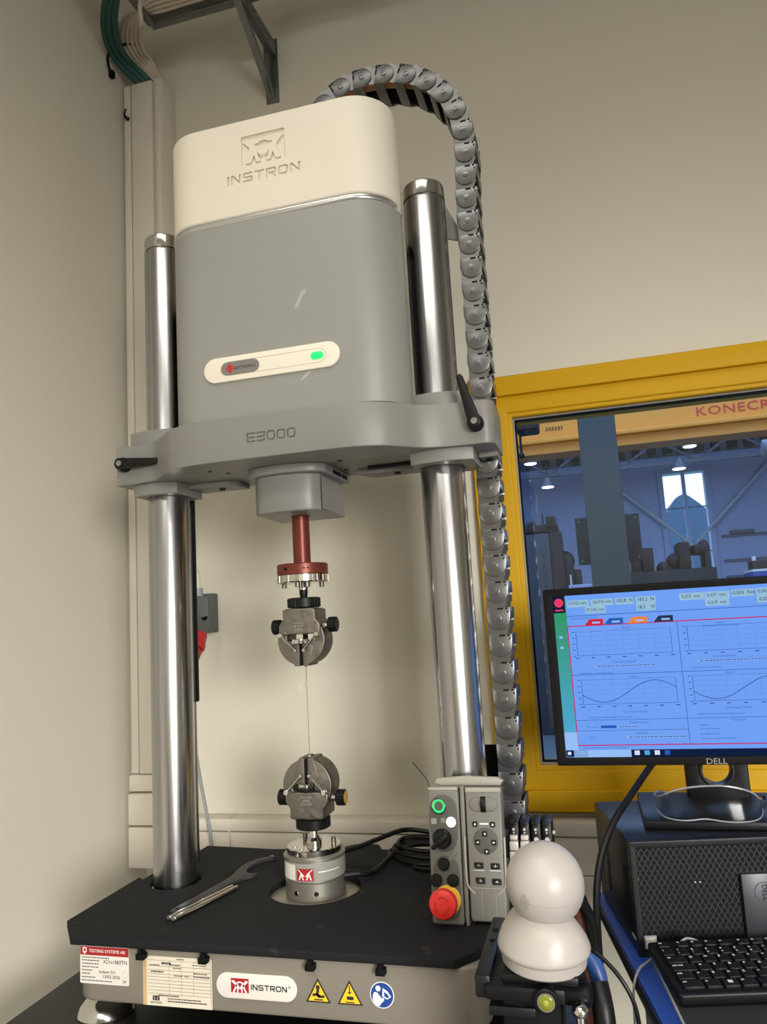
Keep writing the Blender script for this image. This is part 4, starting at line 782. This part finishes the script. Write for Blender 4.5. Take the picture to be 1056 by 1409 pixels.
# ------------------------------------------------------------------ cables on the mat
d = thing('sensor_cable', 'coiled black sensor cables behind the load cell', 'cable')
P = [(.0705, .0175, .016), (.085, .03, .012), (.092, .06, .010), (.098, .10, .012), (.115, .135, .022), (.15, .145, .030), (.20, .135, .03), (.225, .12, .022)]
B().tube(P, .0048, BLACK, 10).build('lead', d)
B().tube([(.047, .012, .053), (.065, .05, .050), (.085, .10, .049), (.12, .155, .050), (.17, .165, .043), (.222, .15, .036)], .0042, BLACK, 10).build('lead', d)
for k in range(3):
    zc = .010+.009*k; o = .008*k
    B().tube([(.225-o, .115, zc), (.16, .10+o, zc-.003), (.100+o, .125, zc+.003), (.100+o, .16, zc+.006), (.16, .175-o, zc+.009), (.225-o, .165, zc+.004)], .0038, BLACK, 8).build('coil_loop', d)
B().tube([(.214, .085, .012), (.18, .08, .006), (.155, .088, .005), (.15, .10, .006), (.165, .11, .010)], .0035, BLACK, 8).build('coil_loop', d)
for x, y in ((.18, .17), (.195, .085)): B().tube([(x, y-.012, .008), (x, y-.014, .045), (x, y+.004, .062), (x, y+.01, .03)], .0016, LIGHTTXT, 6).build('cable_tie', d)

# ------------------------------------------------------------------ connector modules
for k, x in enumerate((.3425, .3592, .3765, .3932)):
    d = thing('signal_module', ('slim black module with silver plug, nearest the handset', 'slim black module with a hanging silver plug, second from the handset', 'slim black module with a bare port, third from the handset', 'slim black module with a bare port and a side screw, outermost of the row')[k], 'module', (x, 0, TZ), group='black connector modules')
    B().bx(x-.0078, x+.0078, -.02, .03, TZ, .112, BLACK, .003).build('housing', d)
    b = B(); b.bx(x-.0062, x+.0062, -.0215, -.0195, .055, .108, PCBLK, .002); fp_ = b.build('face_plate', d)
    b = B(); b.cyl((x, -.021, .102), (x, -.0235, .102), .0022, PSIL, seg=12); b.cyl((x, -.021, .097), (x, -.0228, .097), .0014, PSIL, seg=10); b.build('screws', fp_, kind='stuff')
    if k < 2:
        B().bx(x-.0058, x+.0058, -.030, -.0205, .088, .0945, PSIL, .001).build('port', fp_); b = B(); b.bx(x-.0066, x+.0066, -.036, -.022, .074, .087, PSIL, .0015); b.bx(x-.0072-.001*k, x+.0072-.001*k, -.038, -.022, .060, .0725, PSIL, .0015); pg = b.build('plug', d); B().tube([(x-.001, -.03, .062), (x-.002, -.034, .04), (x-.003, -.03, .0), (x-.002, -.03, -.06)], .0032, BLKMAT, 8).build('plug_lead', pg)
    else:
        b = B(); b.cyl((x, -.021, .0875), (x, -.0245, .0875), .0035, PSIL, seg=12); b.shape([[(-.004, .083), (.0045, .0815), (.004, .0885), (0, .085)]], .002, PSIL, front(x, -.0225, 0)); b.build('port', fp_); B().bx(x-.003, x+.003, -.0222, -.021, .058, .079, BLKMAT).build('slot', fp_)
    if k == 3: B().cyl((x+.0075, .0, .092), (x+.0115, .0, .092), .003, PSIL, seg=10).build('side_screw', d)

# ------------------------------------------------------------------ white ball camera on its mount
CC = Vector((.418, -.4165, .155))
tl = Matrix.Rotation(math.radians(5), 4, 'Y') @ Matrix.Rotation(math.radians(6), 4, 'X')
d = thing('pan_camera', 'white ball-shaped camera on a flared base', 'camera', (.411, -.412, .0755))
b = B(); b.ball(CC, .0408, WHITE, (1, 1, 1.02), 48); b.lathe([(.0402, -.0061), (.04065, -.0058), (.0407, -.0053), (.0402, -.0050)], PENDL, T(*CC) @ tl, 48, False); hd = b.build('ball_head', d)
b = B()
vdir = Vector((-.45, -.86, -.28)).normalized(); e1 = vdir.cross(Vector((0, 0, 1))).normalized(); e2 = e1.cross(vdir)
for i in range(-2, 3):
    for j in range(-3, 4):
        if abs(i)+abs(j)*.7 > 3.2: continue
        p = (vdir+e1*i*.055-e2*(.12+j*.055)*-1).normalized(); b.cyl(CC+p*.0403, CC+p*.0412, .0006, NECK, seg=6)
b.build('speaker_holes', hd, kind='stuff')
b = B(); MB_ = T(.4105, -.412, .0765) @ Matrix.Rotation(math.radians(3), 4, 'Y') @ Matrix.Rotation(math.radians(4), 4, 'X')
vs = []; fs = []; prof = [(.0415, 0), (.0435, .002), (.0450, .0125), (.0472, .0145), (.0480, .0170), (.0476, .0195), (.0445, .0290), (.0390, .0385), (.0320, .0470), (.0250, .0540)]; seg = 64
for i, (r, z) in enumerate(prof):
    for k in range(seg):
        a = 2*PI*k/seg; q = max(0, (i-5))/4; zz = z + .0045*math.cos(2*(a-2.2))*math.sin(min(q, 1)*PI)
        vs.append((r*math.cos(a), r*math.sin(a), zz))
for i in range(len(prof)-1):
    for k in range(seg): k2 = (k+1) % seg; fs.append((i*seg+k, i*seg+k2, (i+1)*seg+k2, (i+1)*seg+k))
fs.append(tuple(range(seg-1, -1, -1))); fs.append(tuple((len(prof)-1)*seg+k for k in range(seg)))
b.add(vs, fs, WHITE, MB_); b.build('flared_base', d)
d = thing('camera_mount', 'black tripod head with bubble level holding the white camera', 'camera mount', (.40, -.38, TZ))
b = B(); b.bx(.368, .446, -.445, -.375, .066, .0755, BLACK, .003); b.build('quick_plate', d)
b = B(); b.bx(.3405, .357, -.445, -.29, .050, .0725, PCBLK, .003); sa = b.build('side_arm', d); b = B(); b.cyl((.349, -.33, .072), (.349, -.33, .0733), .0034, BLKMAT, seg=10); b.cyl((.349, -.36, .072), (.349, -.36, .0733), .0034, BLKMAT, seg=10); b.build('screws', sa, kind='stuff')
b = B(); b.bx(.352, .432, -.452, -.375, .052, .0665, BLACK, .003); b.build('slide_rail', d)
b = B(); b.bx(.366, .426, -.432, -.375, -.02, .0525, BLKMAT, .004); b.bx(.352, .40, -.436, -.39, .030, .040, PCBLK, .002); b.bx(.37, .42, -.425, -.38, TZ, -.018, BLKMAT, .004); b.build('head_block', d)
b = B(); b.cyl((.4135, -.43, .0575), (.4135, -.459, .0575), .0118, BLACK, seg=28, bev=.001); lv = b.build('level_housing', d); B().cyl((.4135, -.4585, .0575), (.4135, -.4602, .0575), .0086, LOAD, seg=24).build('level_ring', lv); b = B(); b.ball((.4135, -.4602, .0575), .0074, mat('bubble_fluid', S(112, 118, 38), .15), (1, .25, 1), 20); b.ball((.4135, -.4621, .058), .0028, mat('bubble', S(150, 152, 66), .2), (1, .2, 1), 12); b.build('bubble', lv)
b = B(); b.cyl((.432, -.37, .056), (.4385, -.41, .056), .0145, BLACK, seg=24, bev=.002); b.cyl((.428, -.42, .051), (.456, -.425, .051), .0115, BLACK, seg=24, bev=.002); hub = b.build('pivot_hub', d)
b = B(); b.cyl((.4455, -.452, .044), (.4455, -.452, -.08), .0052, CHROME, seg=18); b.ball((.4455, -.450, .0475), .0085, CHROME, (1, 1, .8), 18); b.cyl((.4455, -.43, .0475), (.4455, -.455, .0475), .0055, CHROME, seg=14); b.build('lock_screw', hub)
b = B(); b.tube([(.440, -.36, .062), (.452, -.355, .060), (.4615, -.36, .046), (.464, -.365, .02), (.462, -.37, -.02)], .0095, NAVY, 12); b.build('blue_lever', d, label='blue locking lever')
b = B(); b.tube([(.462, -.385, .045), (.466, -.40, .02), (.466, -.405, -.03), (.463, -.405, -.13)], .0115, BLACK, 12); b.build('rear_strut', d)
# cables near the camera
def cab(name, label, pts, r, m=BLACK): tag(B().tube(pts, r, m, 10).build(name), label, 'cable')
cab('camera_cable', 'thin black power cable plugged into the back of the white camera', [(.455, -.398, .086), (.470, -.408, .080), (.486, -.418, .066), (.497, -.42, .044), (.5005, -.415, .012), (.5005, -.405, -.03), (.502, -.39, -.12), (.502, -.38, -.3)], .0023)
cab('monitor_cable', 'thick black cable dropping from behind the monitor past the desk edge', [(.60, .13, .20), (.567, .07, .185), (.525, -.0, .150), (.492, -.045, .116), (.470, -.075, .072), (.4605, -.09, .02), (.4575, -.095, -.06), (.458, -.10, -.16), (.459, -.10, -.4)], .0052)
for k in range(4): cab('bench_cable', ('black cable looping down behind the white camera, outermost', 'red brown cable looping down behind the white camera', 'black cable looping down close behind the white camera', 'thin black cable hanging in front of the cable loop by the camera')[k], [(.40+.01*k, -.05-.02*k, .02+.01*k), (.425+.006*k, -.08-.03*k, .045), (.445+.004*k-.012*(k == 1), -.12-.03*k, .03), (.452+.003*k-.010*(k == 1), -.15-.03*k, -.02), (.452+.003*k-.012*(k == 1), -.17-.03*k, -.09), (.445+.003*k-.008*(k == 1), -.17-.03*k, -.3)], (.006, .005, .008, .0022)[k], BLKMAT if k != 1 else mat('cable_redbrown', S(110, 58, 44), .6))

# ------------------------------------------------------------------ computer, monitor, keyboard, goggles
YAW = math.radians(11.5)
d = thing('desktop_computer', 'black desktop computer lying on its side under the monitor', 'computer', (.512, -.10, DZ), (0, 0, YAW), world=False)
PW, PD, PH = .36, .235, .1525
b = B(); b.bx(0, PW, .012, PD, .003, PH, PCBLK, .003); case = b.build('case', d)
b = B(); b.shape([rrect(.0, .0, PW, PH, .002), rrect(.009, .006, PW-.009, PH-.009, .001)], .014, PCBLK, front(0, .007, 0), .001); b.build('bezel', d)
b = B(); b.bx(.009, PW-.009, .0095, .0115, .006, PH-.009, BLKMAT); b.build('grille_back', d)
b = B(); st = .0082
k = -20
while k*st < PW:
    for sg in (1, -1):
        x0 = k*st; z0 = .006; z1 = PH-.009; L = (z1-z0)*.62
        xa, xb = (x0, x0+L) if sg > 0 else (x0+L, x0)
        pa = Vector((xa, z0)); pb = Vector((xb, z1)); lo, hi = .0095, PW-.0095
        dx = pb.x-pa.x
        t0, t1 = 0., 1.
        ta = (lo-pa.x)/dx; tb = (hi-pa.x)/dx
        t0 = max(t0, min(ta, tb)); t1 = min(t1, max(ta, tb))
        if t1-t0 > .02: b.strip([tuple(pa.lerp(pb, t0)), tuple(pa.lerp(pb, t1))], .0016, PCGRILL, front(0, .0085, 0), .0004*sg)
    k += 1
b.build('front_grille', d, kind='stuff')
b = B(); b.bx(.150, .205, .001, .010, .006, .1035, mat('pc_badge_panel', S(62, 64, 70), .35, .4), .001); bp_ = b.build('drive_panel', d)
b = B(); M = front(.1795, .0008, .079); b.strip([p for p in circ(0, 0, .0135, 33, 0, 2*PI-1e-4)], .0012, DARKTXT, M); b.text('DELL', .0098, BLKMAT, M @ Matrix.Rotation(-PI/2, 4, 'Z'), .0003, 1.0); b.build('round_emblem', bp_)
b = B(); b.shape([rrect(.0105, .008, .0275, .0255, .001)], .0006, PLUGG, front(0, .0066, 0)); b.bx(.0125, .0255, .0058, .0062, .0105, .023, PAPER); b.build('sticker', d)
b = B(); b.bx(.0085, .0105, .006, .009, .10, .102, LIGHTTXT); b.bx(.088, .0895, .0068, .0078, .093, .0942, LIGHTTXT); b.bx(.0945, .096, .0068, .0078, .093, .0942, LIGHTTXT); b.build('status_lights', d, kind='stuff')
B().bx(-.0008, .002, .03, .055, .05, .11, BLKMAT, .001).build('vent', case); B().bx(-.0008, .002, .155, .195, .035, .10, mat('pc_side_panel', S(50, 51, 54), .4), .004).build('latch_panel', case); B().bx(-.0008, .002, .012, .03, .018, .022, PLUGG).build('side_label', case)
for x in (.02, .34): B().bx(x-.008, x+.008, .03, .2, 0, .004, BLKMAT, .001).build('rubber_foot', d)
ZP = DZ+PH
MF = .06
d = thing('monitor', 'black flat monitor showing blue test software graphs', 'monitor', (.66, .09, ZP))
b = B(); b.shape([rrect(.4135, .1815, .908, .4730, .004)], .028, BLACK, front(0, MF+.017, 0), .003); shell = b.build('shell', d); b = B(); b.bx(.55, .77, MF+.03, MF+.055, .22, .43, BLACK, .01); b.build('rear_bulge', shell)
SX0, SX1, SZ0, SZ1 = .4290, .8925, .1945, .4605
b = B(); b.shape([rrect(.4135, .1815, .908, .4730, .004), rrect(SX0, SZ0, SX1, SZ1, .0005)], .006, BLKMAT, front(0, MF+.002, 0), .001); b.build('bezel', d)
b = B(); b.text('DELL', .0125, GREY, front(.6605, MF-.0012, .1868), .0003, 1.15); b.build('emblem', d)
M = front(0, MF+.0025, 0)
b = B(); b.rect(SX0, SZ0, SX1, SZ1, SCR, M); scrn = b.build('screen', d)
b = B(); t = .0003
R = lambda x0, z0, x1, z1, m, q=1: b.rect(x0, z0, x1, z1, m, M, t*q)
for k in range(12):
    u = k/11; zz0 = .205+(SZ1-.205)*k/12; m_ = emis('screen_side_%d' % k, S(84+u*-34, 170-u*22, 222-u*126), XS); R(SX0, zz0, SX0+.021, zz0+(SZ1-.205)/12+.0002, m_)
pass; R(SX0, .205, SX0+.021, .235, SCRL, 2)
R(SX0, .432, SX0+.0195, SZ1, SCRD, 3); b.shape([circ(SX0+.0097, .449, .0075, 20)], .0001, SCRP, M @ T(0, 0, t*4)); R(SX0+.003, .4352, SX0+.0165, .4378, SCRP, 4)
for z in (.389, .372): R(SX0+.006, z, SX0+.011, z+.004, SCRL, 4)
R(SX0+.021, .4252, SX1, .4261, SCRI); R(SX0+.021, SZ0, SX1, .206, SCRD, 2); R(SX0+.0005, SZ0+.001, SX0+.036, .206, SCRD, 3); R(SX0+.013, SZ0, SX0+.104, .2060, SCRL, 3)
R(SX0+.003, .1985, SX0+.0085, .2035, SCRW, 4)
for k, m_ in enumerate((SCRW, SCRC, SCRW, SCRB)): R(SX0+.109+.0155*k, .1975, SX0+.117+.0155*k, .2045, m_, 4)
# frame of the test area
xa, xb, za, zb = .4495, .8900, .2135, .4085
for r_ in ((xa, zb-.0008, xb, zb+.001), (xa, za-.001, xb, za+.0008), (xa-.0008, za, xa+.001, zb)): R(*r_, SCRM, 2)
for x, m_ in ((.4775, SCRR), (.5095, SCRB), (.5470, SCRO), (.5880, SCRK)):
    b.add([(x, zb, 0), (x+.031, zb, 0), (x+.031, zb+.0105, 0), (x+.009, zb+.0105, 0)], [(0, 1, 2, 3)], m_, M @ T(0, 0, t*2)); R(x+.013, zb+.003, x+.026, zb+.006, SCRL, 3)
# numeric boxes
for x, z, wd in ((.4520, .4405, .036), (.4910, .4405, .036), (.5310, .4405, .029), (.5640, .4405, .031), (.6320, .4415, .038), (.6710, .4415, .038), (.7120, .4425, .033), (.7480, .4430, .036), (.4810, .4290, .033), (.5640, .4290, .030), (.6710, .4300, .036), (.7480, .4310, .036)): R(x, z, x+wd, z+.0115, SCRT, 2)
scr_geo = b.build('screen_layout', scrn)
b = B()
for x, z, s_ in ((.4695, .447, '27,023 mm'), (.5090, .447, '-26,910 mm'), (.5455, .447, '102,8  N'), (.5795, .447, '183,2  N'), (.6500, .4475, '0,223  mm'), (.6890, .4475, '0,237  mm'), (.7290, .4485, '-0,003  Nm'), (.7660, .449, '0,001 Nm'), (.4975, .4345, '27,145 mm'), (.5790, .4345, '18,3    N'), (.6890, .4355, '0,210  mm'), (.7660, .4365, '-0,007 Nm')): b.text(s_, .0072 if 'mm' in s_ else .0082, SCRD, M @ T(x, z, t*3), .00002, .92)
for x, z, s_, q in ((.545, .4025, 'Graph 1', .0042), (.690, .4030, 'Graph 3', .0042), (.690, .3985, 'Displacement vs Torque [Rotation]', .0038), (.548, .3225, 'Graph 2', .0042), (.6960, .3235, 'Graph 4', .0042), (.5500, .2490, 'Function Control', .0042), (.700, .2500, 'Track Setup', .0042), (.5520, .2320, 'Test Mode', .0042), (.537, .3470, 'Total cycles [Elapsed]', .004), (.690, .3500, 'Total cycles [Elapsed]', .004), (.545, .2660, 'Cycle Elapsed Time [s]', .004), (.702, .2690, 'Cycle Elapsed Time [s]', .004), (.490, .3300, 'Displacement - Linear Motor [mm]', .0038), (.660, .3330, 'Torque - Rotary Motor [Nm]', .0038), (.505, .2580, 'Position mm, Position Digital (mm), Load (N)', .0038), (.675, .2600, 'Linear Position mm, Rotary Position Torque', .0038), (.494, .2095, 'Ready  Waveform: Status 21/05  Method Name', .0036), (.4755, .2425, 'Turn control', .0036), (.648, .2430, 'General', .0036), (.656, .2370, 'Test Status: Running', .0036), (.655, .2290, 'Mechanical Cycling', .0036), (.668, .2220, 'Load Frame: Available As In Holder', .0036), (.474, .2260, 'Result', .0036), (.478, .4215, 'Displacement & Sample Method', .0036)): b.text(s_, q, SCRI, M @ T(x, z, t*3), .00002, 1.0)
b.build('screen_text', scrn, kind='stuff')
b = B()
RR = lambda x0, z0, x1, z1, m=SCRI: b.rect(x0, z0, x1, z1, m, M, t*3)
RR(.624, .214, .6248, .408); RR(.4515, .3272, .889, .328); RR(.4515, .2535, .889, .2542); RR(.4515, .2365, .6240, .2371)
def plot(x0, z0, x1, z1, wave):
    for i in range(7): x = x0+(x1-x0)*i/6; RR(x, z0, x+.0004, z1, SCRF)
    for i in range(6): z = z0+(z1-z0)*i/5; RR(x0, z, x1, z+.0004, SCRF)
    RR(x0, z0, x0+.0009, z1+.001); RR(x0, z0, x1, z0+.0007); RR(x0, z1, x1, z1+.0005, SCRI); RR(x1-.0006, z0, x1, z1)
    for i in range(7): x = x0+(x1-x0)*i/6; RR(x-.003, z0-.0045, x+.003, z0-.003)
    for i in range(5): z = z0+(z1-z0)*i/4; RR(x0-.006, z-.0006, x0-.002, z+.0006)
    if wave:
        pts = []
        for i in range(41): u = i/40; pts.append((x0+(x1-x0)*u, (z0+z1)/2-(z1-z0)*.42*math.sin(2*PI*(u-.02)*.92+.35)))
        b.strip(pts, .0011, SCRI, M, t*4)
plot(.4620, .3590, .6130, .3985, False); plot(.6380, .3595, .7900, .3990, False); plot(.4640, .2790, .6130, .3190, True); plot(.6380, .2800, .7900, .3200, True)
for x0, z0, x1, z1 in ((.488, .3385, .590, .3425), (.648, .3415, .79, .3455), (.514, .2405, .545, .2450), (.528, .2238, .618, .2282)):
    RR(x0-.0004, z0-.0004, x1+.0004, z1+.0004, SCRF); b.rect(x0, z0, x1, z1, SCRE, M, t*4)
    xx = x0+.004
    while xx < x1-.004: q = random.uniform(.002, .005); b.rect(xx, z0+.0014, xx+q, z0+.0028, SCRI, M, t*5); xx += q+.0012
RR(.489, .2405, .514, .2450, SCRB)
b.build('graphs', scrn)
# stand
b = B(); b.box((.665, .055, ZP+.007), (.255, .185, .012), BLACK, .003); st_ = b.build('stand_base', d)
b = B(); b.shape([rrect(.617, ZP+.008, .713, .33, .004), list(reversed(circ(.665, .163, .0225, 36)))], .022, BLACK, front(0, .118, 0), .002); nk = b.build('stand_neck', d); b = B(); b.shape([circ(.665, .163, .0275, 36), list(reversed(circ(.665, .163, .0222, 36)))], .026, PCBLK, front(0, .118, 0), .001); b.build('cable_ring', nk)
# goggles
d = thing('safety_goggles', 'clear safety glasses resting against the monitor stand', 'safety glasses', (.635, -.01, ZP+.0135))
def lens_arc(x0, x1, n, bulge): return [(x0+(x1-x0)*k/n, -.012-bulge*math.sin(PI*k/n)) for k in range(n+1)]
b = B(); vs = []; fs = []; N = 24
tp_ = spline([Vector(p) for p in ((.560, .010, .146), (.566, -.012, .150), (.580, -.026, .1595), (.602, -.032, .1665), (.632, -.033, .1695), (.662, -.032, .1685), (.690, -.026, .1600), (.704, -.010, .147), (.710, .012, .142))], 3)
bt_ = spline([Vector(p) for p in ((.560, .000, .129), (.568, -.022, .1235), (.583, -.036, .1222), (.602, -.043, .1232), (.624, -.044, .1258), (.655, -.045, .1222), (.684, -.040, .1220), (.702, -.020, .1228), (.709, .002, .129))], 3)
for k in range(N+1):
    a, c2 = bt_[k], tp_[k]; vs += [tuple(a), tuple(a.lerp(c2, .5)+Vector((0, -.004, 0))), tuple(c2)]
for k in range(N):
    for j in range(2): fs.append((3*k+j, 3*k+3+j, 3*k+4+j, 3*k+1+j))
b.add(vs, fs, LENS); b.build('lens', d)
CLR = mat('clear_rim', S(140, 140, 142), .15); top = [vs[3*k+2] for k in range(N+1)]; bot = [vs[3*k] for k in range(N+1)]
B().tube(top, .0014, CLR, 6, 1).build('rim', d); B().tube(bot, .0011, CLR, 6, 1).build('rim', d)
B().tube([vs[2], (.562, .04, .144), (.575, .075, .138), (.583, .09, .128)], .0018, CLR, 6).build('temple', d); B().tube([vs[3*N+2], (.718, .045, .14), (.728, .085, .124)], .0018, PCBLK, 6).build('temple', d)
# desk pad, keyboard
d = thing('desk_pad', 'dark grey pad with pale edge under the keyboard', 'desk pad', (.5255, -.082, DZ), (0, 0, math.radians(7.5)), world=False)
B().bx(0, .62, -.50, -.002, 0, .003, PAD, .0008).build('sheet', d); B().bx(-.0012, .0012, -.50, -.002, 0, .0036, PLUGG).build('edge', d)
KY = math.radians(13); KB = (.551, -.240, DZ+.003)
d = thing('keyboard', 'black computer keyboard with white legends', 'keyboard', KB, (math.radians(4.5), 0, KY), world=False)
b = B(); b.shape([rrect(0, 0, .442, .127, .005)], .014, BLACK, T(0, 0, .0085), .003); b.build('shell', d)
for x in (.03, .41): B().bx(x-.015, x+.015, .108, .118, -.009, .004, BLACK, .001).build('rubber_foot', d)
rows = [('ctrl', 1.5), ('fn', 1.15), ('win', 1.15), ('alt', 1.2), ('', 5.6), ('alt', 1.2), ('', 1.1), ('ctrl', 1.5)], [('shift', 1.3), ('<', 1), ('Z', 1), ('X', 1), ('C', 1), ('V', 1), ('B', 1), ('N', 1), ('M', 1), (',', 1), ('.', 1), ('-', 1), ('shift', 2.4)], [('caps lock', 1.8), ('A', 1), ('S', 1), ('D', 1), ('F', 1), ('G', 1), ('H', 1), ('J', 1), ('K', 1), ('L', 1), ('Ø', 1), ('Æ', 1), ('\'', 1), ('', .8)], [('tab', 1.5), ('Q', 1), ('W', 1), ('E', 1), ('R', 1), ('T', 1), ('Y', 1), ('U', 1), ('I', 1), ('O', 1), ('P', 1), ('Å', 1), ('^', 1), ('', 1)], [('|', 1), ('1', 1), ('2', 1), ('3', 1), ('4', 1), ('5', 1), ('6', 1), ('7', 1), ('8', 1), ('9', 1), ('0', 1), ('+', 1), ('\\', 1), ('', 1.6)], [('esc', 1), (None, .35), ('F1', 1), ('F2', 1), ('F3', 1), ('F4', 1), (None, .3), ('F5', 1), ('F6', 1), ('F7', 1), ('F8', 1), (None, .3), ('F9', 1), ('F10', 1), ('F11', 1)]
leg = B(); cache = {}; PITK = .0186
for ri, row in enumerate(rows):
    x = .008+.0022*0; z0 = .009+ri*PITK+(.003 if ri == 5 else 0)
    for lab_, u in row:
        wd = u*PITK
        if lab_ is not None:
            key = (round(u, 2), ri == 5); hh = .0158 if ri < 5 else .0125
            if key not in cache:
                o = B().shape([rrect(-wd/2+.0014, -hh/2, wd/2-.0014, hh/2, .0018, 3)], .005, KEYM, T(0, 0, 0), .0012, 1).build('key', d); cache[key] = o.data
            else: o = link('key', cache[key], d)
            o.location = (x+wd/2, z0+hh/2, .0172)
            if lab_ == 'win':
                for i in (0, 1):
                    for j in (0, 1): leg.rect(x+wd/2-.0028+i*.003, z0+.0058+j*.003, x+wd/2-.0002+i*.003, z0+.0084+j*.003, LIGHTTXT, T(0, 0, .01985))
            elif lab_: leg.text(lab_, .0052 if len(lab_) == 1 else .0036, LIGHTTXT, T(x+.0032, z0+hh-.0042, .0198), .0001, 1, 'LEFT')
            if ri == 4 and lab_ in '12345678': leg.text('!"#¤%&/('['12345678'.index(lab_)], .004, LIGHTTXT, T(x+.0032, z0+.0042, .0198), .0001, 1, 'LEFT')
        x += wd
leg.build('key_legends', d, kind='stuff')
cab('keyboard_cable', 'thin grey cable hanging over the blue desk edge beside the keyboard', [(.60, -.105, -.022), (.575, -.112, -.012), (.555, -.12, -.026), (.535, -.122, -.032), (.520, -.135, -.036), (.508, -.150, -.040), (.500, -.165, -.055), (.497, -.18, -.09), (.495, -.19, -.16), (.495, -.19, -.4)], .0016, mat('cable_grey', S(120, 120, 122), .5))

# ------------------------------------------------------------------ wall socket with red plug
d = thing('power_socket', 'grey industrial wall socket on the back wall', 'wall socket', (-.395, .40, .48))
b = B(); b.bx(-.452, -.388, .372, .41, .432, .518, SOCK, .006); b.build('housing', d); b = B(); b.bx(-.462, -.395, .41, WY, .43, .525, SOCK, .004); b.build('back_plate', d); b = B(); b.cyl((-.405, .372, .462), (-.39, .367, .466), .004, BLKMAT, seg=8); b.build('catch', d); B().cyl((-.420, .385, .518), (-.420, .385, .538), .012, PLUGG, seg=20).build('gland', d)
b = B(); b.cyl((-.418, .372, .445), (-.413, .345, .425), .028, SOCK, seg=28); b.build('outlet', d); B().bx(-.440, -.415, .3705, .372, .446, .452, LIGHTTXT).build('sticker', d)
d = thing('red_plug', 'red round power plug pushed into the wall socket', 'plug', (-.41, .34, .4)); b = B(); b.cyl((-.411, .352, .428), (-.410, .335, .395), .0275, PLUGR, .026, 28); b.cyl((-.410, .335, .395), (-.414, .326, .368), .0235, PLUGR, .019, 28)
for k in range(10):
    a = 2*PI*k/10; b.box((.0245, 0, 0), (.003, .004, .03), PLUGR, .0008, T(-.4105, .340, .404) @ Matrix.Rotation(math.radians(25), 4, 'X') @ Matrix.Rotation(a, 4, 'Z'), 1)
b.build('body', d); B().cyl((-.414, .326, .368), (-.419, .322, .348), .015, PLUGG, .010, 20).build('nut', d); B().tube([(-.419, .322, .350), (-.422, .322, .33), (-.420, .335, .25), (-.412, .36, .10), (-.400, .38, -.03), (-.395, .38, -.15)], .004, PLUGG, 8).build('lead', d)
cab('socket_cable', 'white cable bending from the wall into the top of the grey socket', [(-.420, .385, .536), (-.420, .385, .56), (-.427, .395, .578), (-.440, .41, .582), (-.455, .425, .575), (-.47, .434, .56)], .0055, TRUNK)
